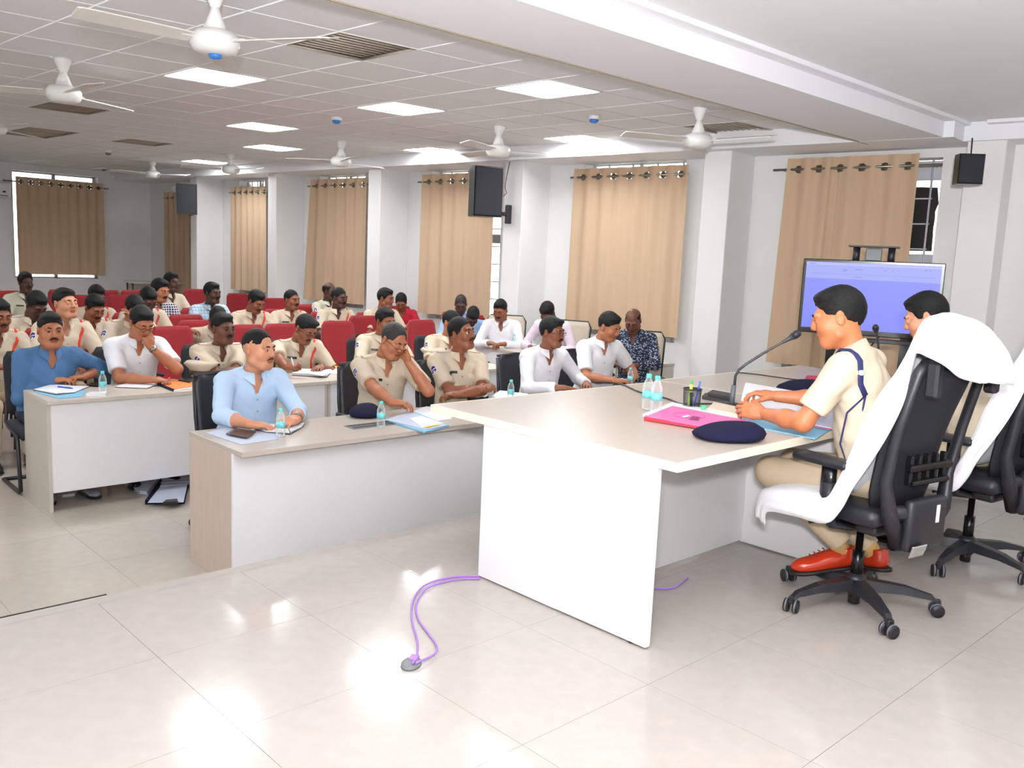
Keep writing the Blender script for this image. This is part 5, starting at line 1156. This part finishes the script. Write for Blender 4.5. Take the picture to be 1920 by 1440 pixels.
def beret(p, rz, sx, sy, lab, badge=False):
    t = empty('beret', p, rz, label=lab, cat='cap', group='navy service berets'); vs = []; fs = []; n = 40
    prof = [(.0, .062), (.35, .064), (.7, .058), (.92, .042), (1.0, .026), (.95, .010), (.80, .002), (.6, 0)]
    for (r, z) in prof:
        for k in range(n):
            a = 2*PI*k/n; wob = 1+.03*math.sin(3*a+1)+.02*math.sin(5*a); vs.append((r*sx*math.cos(a)*wob, r*sy*math.sin(a)*wob, z*(1+.28*math.cos(a-.6)*min(1, r*1.3))))
    for i in range(len(prof)-1):
        for k in range(n): k2 = (k+1) % n; fs.append([i*n+k, (i+1)*n+k, (i+1)*n+k2, i*n+k2])
    MB().add(vs, fs, True).build('crown', NAVY, t)
    MB().lathe([(.62, .0), (.66, .003), (.66, .012), (.62, .014)], n=36, sx=sx, sy=sy).build('band', BLACK, t)
    if badge: MB().box((sx*.2, -sy*.97, .03), (.022, .006, .012), bev=.003).build('badge', SILV, t)
q = UZ(1366, 824, T_); beret((q.x, q.y, T_), -.75, .155, .105, 'navy beret at the near edge of the big stage table')
q = UZ(1502, 735, T_); beret((q.x, q.y, T_), -.6, .15, .10, 'navy beret beyond the white sheet, by a red case')
q = UZ(686, 780, DZ); beret((q.x, q.y, DZ), .5, .125, .10, 'navy beret with a small badge on the front desk', True)
slab('red_case', [(1506, 722), (1512, 712), (1560, 714), (1556, 726)], T_, .03, mat('red_case', S(190, 44, 44), .5), 'small red case behind the far beret', 'case')
b_ = slab('cream_case', [(1326, 778), (1338, 766), (1394, 778), (1382, 790)], T_, .035, CREAMP, 'cream plastic case between the pen holder and the hand', 'case'); MB().lathe([(.012, 0), (.012, .035), (.001, .037)], UZ(1318, 774, T_)-b_.location, 14).build('green_knob', GREEN, b_)
for (pp, zz, lab) in (([(1316, 748), (1322, 742), (1372, 750), (1366, 757)], T_, 'flat black box under another by the microphone'), ([(1326, 742), (1336, 736), (1376, 744), (1368, 750)], T_+.018, 'flat black box on top of another by the microphone')):
    slab('black_box', pp, zz, .017, mat('black_card', S(58, 56, 58), .5), lab, 'box', 'flat black boxes')
# pen holder with pens
q = UZ(1296, 766, T_); t = empty('pen_holder', (q.x, q.y, T_), label='black wire mesh pen holder on the big stage table', cat='pen holder')
WIRE = thin_mat('black_wire_mesh', (.02, .02, .025), .22, .4); MB().lathe([(.042, .004), (.046, .10)], n=24).build('mesh_wall', WIRE, t)
MB().lathe([(.047, .098), (.050, .101), (.047, .104), (.044, .101), (.047, .098)], n=24).build('rim', BLACK, t); MB().lathe([(.0001, 0), (.043, 0), (.044, .008), (.0001, .008)], n=24).build('foot', BLACK, t)
PENS = [((-.012, .008), (-.012, .0), .125, .0075, (200, 240, 90), 'yellow green highlighter in the pen holder'), ((-.0, .014), (.008, .012), .14, .006, (60, 190, 80), 'green pen in the pen holder'), ((.012, -.008), (.036, -.018), .14, .0045, (70, 96, 214), 'blue pen at the right of the pen holder'),
        ((.004, -.014), (.026, -.024), .135, .0045, (80, 110, 226), 'second blue pen in the pen holder'), ((-.02, -.012), (-.026, -.012), .085, .007, (28, 28, 32), 'short black marker in the pen holder'), ((.02, .01), (.022, .012), .08, .008, (150, 156, 166), 'grey eraser stick in the pen holder')]
for (a_, b_, L_, r_, c_, lab) in PENS:
    m_ = mat('pen_%d_%d_%d' % c_, S(*c_), .35); t2 = empty('pen', (q.x, q.y, T_), label=lab, cat='pen', group='pens in the mesh holder'); va = Vector((*a_, .012)); vb = Vector((*b_, L_))
    MB().tube([va, va.lerp(vb, .98), vb], [r_, r_, r_*.7], 10).build('barrel', m_, t2); MB().tube([va.lerp(vb, .7), va.lerp(vb, .97)], r_*1.12, 10).build('pen_cap', m_, t2)
# gooseneck microphones
def mic(basep, stem, neck, lab):
    b0 = UZ(*basep, T_); t = empty('microphone', (b0.x, b0.y, T_), label=lab, cat='microphone'); L = lambda v: Vector(v)-t.location
    MB().box((0, 0, .016), (.13, .15, .03), rot=rzm(.5), bev=.008, seg=2).build('base', BLACK, t)
    pts = [L(UY(x, y, b0.y-k)) for (x, y, k) in stem]; MB().tube(pts, .013, 10).build('stem', mat('mic_grey', S(92, 98, 104), .4), t)
    pts = [L(UY(x, y, b0.y-k)) for (x, y, k) in neck]; MB().tube(pts, [.0075]*(len(pts)-3)+[.006, .012, .019], 8).build('gooseneck', mat('mic_dark', S(60, 62, 66), .4), t)
    e = pts[-1]; d_ = (pts[-1]-pts[-2]).normalized(); MB().tube([e-d_*.005, e+d_*.012, e+d_*.03, e+d_*.04], [.019, .021, .017, .006], 12).build('foam_head', BLACK, t); return t
mic((1366, 768), [(1371, 762, .0), (1376, 722, .0)], [(1377, 724, 0), (1379, 705, .0), (1386, 693, .02), (1400, 682, .05), (1430, 663, .10), (1462, 645, .16), (1478, 636, .19), (1488, 630, .21)], 'black gooseneck microphone in front of the reading officer')
mic((1652, 722), [(1651, 718, .0), (1649, 690, .0)], [(1649, 692, 0), (1648, 672, .0), (1647, 650, .01), (1645, 634, .02), (1643, 624, .03), (1642, 617, .04)], 'second black microphone in front of the television')
def cable(name, pxz, r, m, lab, grp=None, par=None):
    pts = [UZ(*p) for p in pxz]; dn = []
    for i in range(len(pts)-1):
        for k in range(6):
            t_ = k/6; p0, p1, p2, p3 = pts[max(i-1, 0)], pts[i], pts[i+1], pts[min(i+2, len(pts)-1)]
            dn.append(.5*((2*p1)+(p2-p0)*t_+(2*p0-5*p1+4*p2-p3)*t_*t_+(3*p1-p0-3*p2+p3)*t_**3))
    dn.append(pts[-1]); o = dn[0]; return MB().tube([p-o for p in dn], r, 6).build(name, m, par, o, label=lab, cat='cable', group=grp)
zc = T_+.005
cable('microphone_cable', [(1112, 716, zc), (1140, 717, zc), (1170, 722, zc), (1200, 735, zc), (1250, 747, zc), (1278, 757, zc), (1312, 757, zc), (1352, 757, zc)], .0045, BLACK, 'black cable running along the big stage table to the microphone')
cable('desk_cable', [(1380, 698, zc), (1420, 702, zc), (1470, 709, zc), (1512, 714, zc)], .004, BLACK, 'black cable behind the microphone to the red case')
# the sheet the officer reads
c4 = [UY(1388, 757, 2.34), UY(1398, 717, 2.52), UY(1540, 742, 2.35), UY(1512, 772, 2.10)]; vs = []; fs = []; n_ = 12; o0 = c4[0]
for L_ in (0, 1):
    for j in range(n_+1):
        for i in range(n_+1):
            u = i/n_; v = j/n_; p_ = c4[0].lerp(c4[3], u).lerp(c4[1].lerp(c4[2], u), v); vs.append(p_+Vector((0, 0, -.02*math.sin(PI*u)*(1-v)+.012*math.sin(PI*v)-.0008*L_))-o0)
for L_ in (0, 1):
    for j in range(n_):
        for i in range(n_): a_ = L_*(n_+1)**2+j*(n_+1)+i; q_ = [a_, a_+1, a_+n_+2, a_+n_+1]; fs.append(q_ if L_ == 0 else q_[::-1])
MB().add(vs, fs, True).build('paper_sheet', PAPER, None, o0, label='white sheet held by the officer at the big stage table', cat='paper')
# --- front desk
Z = DZ+.001
slab('paper_sheet', [(386, 812), (420, 802), (528, 812), (520, 824), (452, 834)], Z, .0012, PAPERB, 'loose white sheet under the phone on the front desk', 'paper')
t = slab('mobile_phone', [(424, 815), (440, 806), (480, 811), (463, 822)], Z+.0015, .010, mat('phone_bronze', S(120, 112, 96), .3, metal=.6), 'phone with bronze edge on the loose sheet', 'phone'); slab('phone_screen', [(425, 814), (440, 806.5), (479, 811), (463, 821)], Z+.0118, .001, BLACK2, parent=t)
t = slab('notebook', [(478, 805), (500, 798), (572, 795), (568, 801), (545, 815), (500, 812)], Z, .004, BLACK, 'open notebook under the hands of the man in pale blue', 'notebook'); slab('page', [(480, 804), (501, 797), (536, 797), (543, 812), (500, 810)], Z+.0045, .006, PAPER, parent=t); slab('page', [(537, 797), (571, 794), (566, 801), (545, 811)], Z+.0045, .006, PAPER, parent=t)
t = slab('document_stack', [(722, 790), (770, 772), (842, 800), (796, 812)], Z, .010, BLUEF, 'stack of blue-edged documents by the officer touching his glasses', 'papers'); slab('sheet', [(724, 788), (768, 772), (838, 798), (800, 806)], Z+.011, .003, PAPERB, parent=t); slab('sheet', [(768, 785), (790, 780), (832, 794), (792, 802)], Z+.0145, .002, PAPER, parent=t)
slab('yellow_slip', [(795, 799), (822, 795), (824, 797), (797, 802)], Z+.017, .001, mat('yellow_slip', S(222, 206, 70), .5), parent=t)
slab('paper_sheet', [(770, 773), (800, 762), (850, 778), (846, 786), (815, 790)], Z, .0015, PAPER, 'white sheet at the fingertips of the officer touching his glasses', 'paper')
t = slab('register', [(915, 750), (935, 737), (990, 741), (985, 752)], Z, .004, BLACK, 'open white register by the officer with folded arms', 'book'); slab('page', [(917, 749), (937, 735), (962, 737), (958, 751)], Z+.004, .012, PAPER, parent=t); slab('page', [(963, 737), (990, 740), (984, 751), (959, 751)], Z+.004, .008, PAPER, parent=t)
slab('glasses_case', [(876, 750), (886, 744), (916, 746), (908, 752)], Z, .022, BLACK2, 'black spectacle case by the open register', 'case')
t = slab('papers_file', [(1000, 748), (1020, 738), (1062, 732), (1050, 744)], Z, .004, PAPER, 'scattered papers before the moustached man in white', 'papers')
slab('mobile_phone', [(838, 766), (850, 758), (872, 757), (860, 766)], Z, .010, BLACK2, 'dark phone in front of the officer with folded arms', 'phone')
# --- second desk
slab('light_blue_folder', [(64, 735), (100, 728), (165, 733), (150, 744), (112, 748)], Z, .003, BLUEF, 'light blue folder under the open notebook, second desk', 'folder')
t = slab('notebook', [(62, 732), (98, 722), (168, 724), (140, 737), (105, 741)], Z+.003, .004, BLACK, 'open notebook in front of the man in denim blue', 'notebook'); slab('page', [(64, 731), (97, 722), (134, 724), (106, 739)], Z+.0075, .006, PAPER, parent=t); slab('page', [(135, 724), (166, 724.5), (139, 736), (108, 738)], Z+.0075, .004, PAPER, parent=t)
pa = UZ(109, 725, Z+.018); pb = UZ(137, 728, Z+.018); t = empty('pen', pa, label='blue pen lying on the open notebook, second desk', cat='pen'); MB().tube([(0, 0, 0), (pb-pa)*.8, pb-pa], [.005, .005, .002], 8).build('barrel', mat('pen_blue', S(40, 80, 200), .35), t); MB().tube([(0, 0, 0), (pb-pa)*.3], .0056, 8).build('pen_cap', mat('pen_blue', S(40, 80, 200), .35), t)
slab('mobile_phone', [(162, 724), (170, 720), (190, 721), (184, 726)], Z, .010, BLACK2, 'black phone left of the bottle on the second desk', 'phone')
slab('sticky_pad', [(161, 744), (172, 740), (200, 739), (198, 743)], Z, .022, PAPER, 'white block of paper at the front edge of the second desk', 'paper')
t = slab('notebook', [(216, 726), (236, 720), (300, 720), (276, 729)], Z, .004, BLACK, 'notebook under the forearm of the man covering his mouth', 'notebook'); slab('page', [(217, 725.5), (236, 719.5), (298, 720), (275, 728)], Z+.004, .005, PAPER, parent=t)
t = slab('orange_file', [(290, 719), (316, 711), (368, 715), (370, 726), (326, 734)], Z, .004, PAPER, 'orange file on the second desk', 'file'); slab('cover', [(294, 718), (317, 711), (367, 715), (366, 724), (328, 731)], Z+.0045, .004, ORNG, parent=t); slab('binding', [(289, 719.5), (292, 718.5), (327, 732), (325, 734.5)], Z, .010, NAVY, parent=t)
slab('mobile_phone', [(334, 714), (343, 709), (366, 713), (356, 718)], Z+.009, .010, BLACK2, 'black phone on the orange file', 'phone')
t = slab('ledger', [(548, 704), (560, 696), (622, 697), (612, 707)], Z, .022, PAPER, 'thick ledger under the writing officer\'s hands', 'book'); slab('cover', [(547, 704.5), (559, 696), (623, 697), (612.5, 708)], Z, .003, INK, parent=t); slab('cover', [(560, 698), (575, 697), (618, 700), (605, 705)], Z+.022, .003, PAPER, parent=t)
slab('paper_sheaf', [(612, 700), (622, 691), (650, 694), (640, 703)], Z, .006, PAPER, 'loose papers right of the ledger', 'papers'); slab('yellow_card', [(616, 690), (626, 686), (642, 688), (636, 692)], Z+.006, .002, mat('yellow_slip', S(222, 206, 70), .5), 'yellow card on the papers right of the ledger', 'card')
Hh = PEOPLE['p10']; a_ = Hh['arms'][-1]; wv = Vector(Hh['root'])+Vector(Hh['Rz']@(a_[2]+a_[3]*.09)); t = empty('pen', wv, label='white pen in the writing officer\'s fist', cat='pen'); MB().tube([(.0, -.0, -.055), (-.002, .0, -.045), (-.035, .005, .07)], [.001, .0045, .0045], 8).build('barrel', PAPER, t)
Hh = PEOPLE['p8']; a_ = Hh['arms'][-1]; wv = Vector(Hh['root'])+Vector(Hh['Rz']@(a_[2]+a_[3]*.10)); t = empty('pen', wv, label='red and white pen held by the man covering his mouth', cat='pen'); MB().tube([(-.03, -.01, -.018), (.035, .01, .016)], .0045, 8).build('barrel', PAPER, t); MB().tube([(.012, .003, .004), (.037, .011, .0175)], .0052, 8).build('pen_cap', REDE, t)
Hh = PEOPLE['p5']; a_ = Hh['arms'][-1]; wv = Vector(Hh['root'])+Vector(Hh['Rz']@(a_[2]+a_[3]*.10)); t = empty('pen', wv, label='silver pen held by the man in white short sleeves', cat='pen'); MB().tube([(.05, .0, -.0), (-.06, .01, .025)], .0042, 8).build('barrel', SILV, t)
slab('paper_sheaf', [(790, 690), (800, 682), (818, 684), (812, 694)], Z, .008, PAPER, 'papers on the second desk beside the khaki peaked cap', 'papers')
def peaked_cap(x, y, rz, lab):
    q = UZ(x, y, DZ); t = empty('peaked_cap', (q.x, q.y, DZ+.02), rz, label=lab, cat='cap', group='khaki peaked caps')
    MB().lathe([(.085, 0), (.09, .04), (.13, .085), (.11, .105), (.0001, .115)], n=28, sy=1.12).build('crown', KH, t); MB().lathe([(.088, .0), (.091, .035), (.087, .037)], n=28, sy=1.12).build('band', mat('cap_band', S(90, 74, 50), .6), t)
    vs = []
    for i in range(13): a_ = PI+PI*i/12; vs += [(.086*math.cos(a_), .096*math.sin(a_), .006), (.10*math.cos(a_), .165*math.sin(a_), -.012)]
    MB().add(vs, [[2*i, 2*i+1, 2*i+3, 2*i+2] for i in range(12)], True).build('peak', mat('cap_peak', S(120, 110, 70), .5), t)
peaked_cap(812, 676, -.3, 'khaki peaked cap standing on the second desk between two officers')
peaked_cap(378, 706, .2, 'khaki peaked cap by the orange file, before the officer with thick moustache')
# --- side desks
slab('notebook', [(948, 640), (958, 637), (976, 637), (968, 641)], Z, .010, BLACK2, 'black notebook in front of the man in loose white shirt', 'notebook'); slab('paper_sheet', [(960, 645), (975, 640), (1006, 646), (990, 652)], Z, .003, PAPER, 'paper in front of the man in pale pink', 'paper')
Hh = PEOPLE['p14']; a_ = Hh['arms'][-1]; wv = Vector(Hh['root'])+Vector(Hh['Rz']@(a_[2]+a_[3]*.08)); t = empty('pen', wv, label='dark pen in the fist of the man in pale pink', cat='pen'); MB().tube([(.0, .0, -.05), (.0, .01, .10)], .005, 8).build('barrel', SILV, t)
slab('tablet_computer', [(1170, 679), (1176, 674), (1232, 674), (1228, 680)], DZ+.004, .012, BLACK2, 'slim black tablet before the man in navy leaf print', 'tablet')
e_ = UZ(1196, 680, DZ+.004); MB().tube([(0, 0, 0), (-.04, -.02, -.02), (-.06, -.04, -.2), (-.05, -.05, -.5), (-.02, -.05, -.72)], .004, 5).build('charging_cable', BLACK, None, e_, label='thin black cable hanging from the tablet down the side desk', cat='cable')
# --- on the floors
FZ = LOW+.001
t = slab('document_bundle', [(272, 946), (306, 897), (358, 893), (346, 945)], FZ, .03, NAVY, 'navy-backed bundle of printed sheets on the floor below the second desk', 'papers')
slab('sheet', [(277, 943), (303, 910), (352, 906), (344, 942)], FZ+.031, .003, PAPERB, parent=t)
for k in range(3): slab('sheet', [(300+k, 912-k*6), (306+k, 903-k*6), (357, 899-k*5), (355, 908-k*5)], FZ+.034+.004*k, .003, PAPERB, parent=t)
slab('bulldog_clip', [(305, 947), (312, 942), (332, 940), (334, 945)], FZ+.031, .02, BLACK2, parent=t)
slab('document_bundle', [(232, 908), (270, 893), (296, 904), (276, 928), (262, 926)], FZ, .025, PAPERB, 'second bundle of sheets fanned on the floor, left of the clipped one', 'papers')
slab('crumpled_paper', [(95, 922), (120, 915), (146, 917), (140, 930), (118, 933)], FZ, .02, PAPER, 'white paper on the floor near the left end of the second desk', 'paper')
PUR = mat('purple_cable', S(168, 120, 220), .45)
cable('network_cable', [(1290, 1084, .006), (1281, 1090, .006), (1268, 1100, .006), (1240, 1104, .006), (1205, 1100, .006)], .004, PUR, 'purple cable loop on the floor behind the table panel', 'purple network cables')
cable('network_cable', [(900, 1080, .007), (860, 1081, .007), (820, 1088, .007), (790, 1102, .007), (774, 1128, .007), (773, 1165, .007), (782, 1200, .007), (782, 1225, .012), (774, 1244, .02)], .004, PUR, 'purple cable from the table panel, left strand into the floor box', 'purple network cables')
cable('network_cable', [(900, 1085, .007), (862, 1086, .007), (826, 1093, .007), (797, 1106, .007), (781, 1130, .007), (784, 1160, .007), (805, 1190, .007), (819, 1212, .007), (812, 1228, .010), (780, 1243, .02)], .004, PUR, 'purple cable from the table panel, right strand bowing wide', 'purple network cables')
q = UZ(771, 1247, 0); t = empty('floor_box', (q.x, q.y, .001), .6, label='grey oval floor socket where the purple cables end', cat='socket'); MB().lathe([(.052, 0), (.05, .008), (.03, .012), (.0001, .012)], n=24, sy=.7).build('cover', GREYP, t); MB().box((.03, 0, .012), (.04, .03, .014), bev=.003).build('plug', PUR, t)
print('script', round(time.time()-T0, 1), 's', sum(len(o.data.polygons) for o in bpy.data.objects if o.type == 'MESH'), 'polys', len(bpy.data.objects))
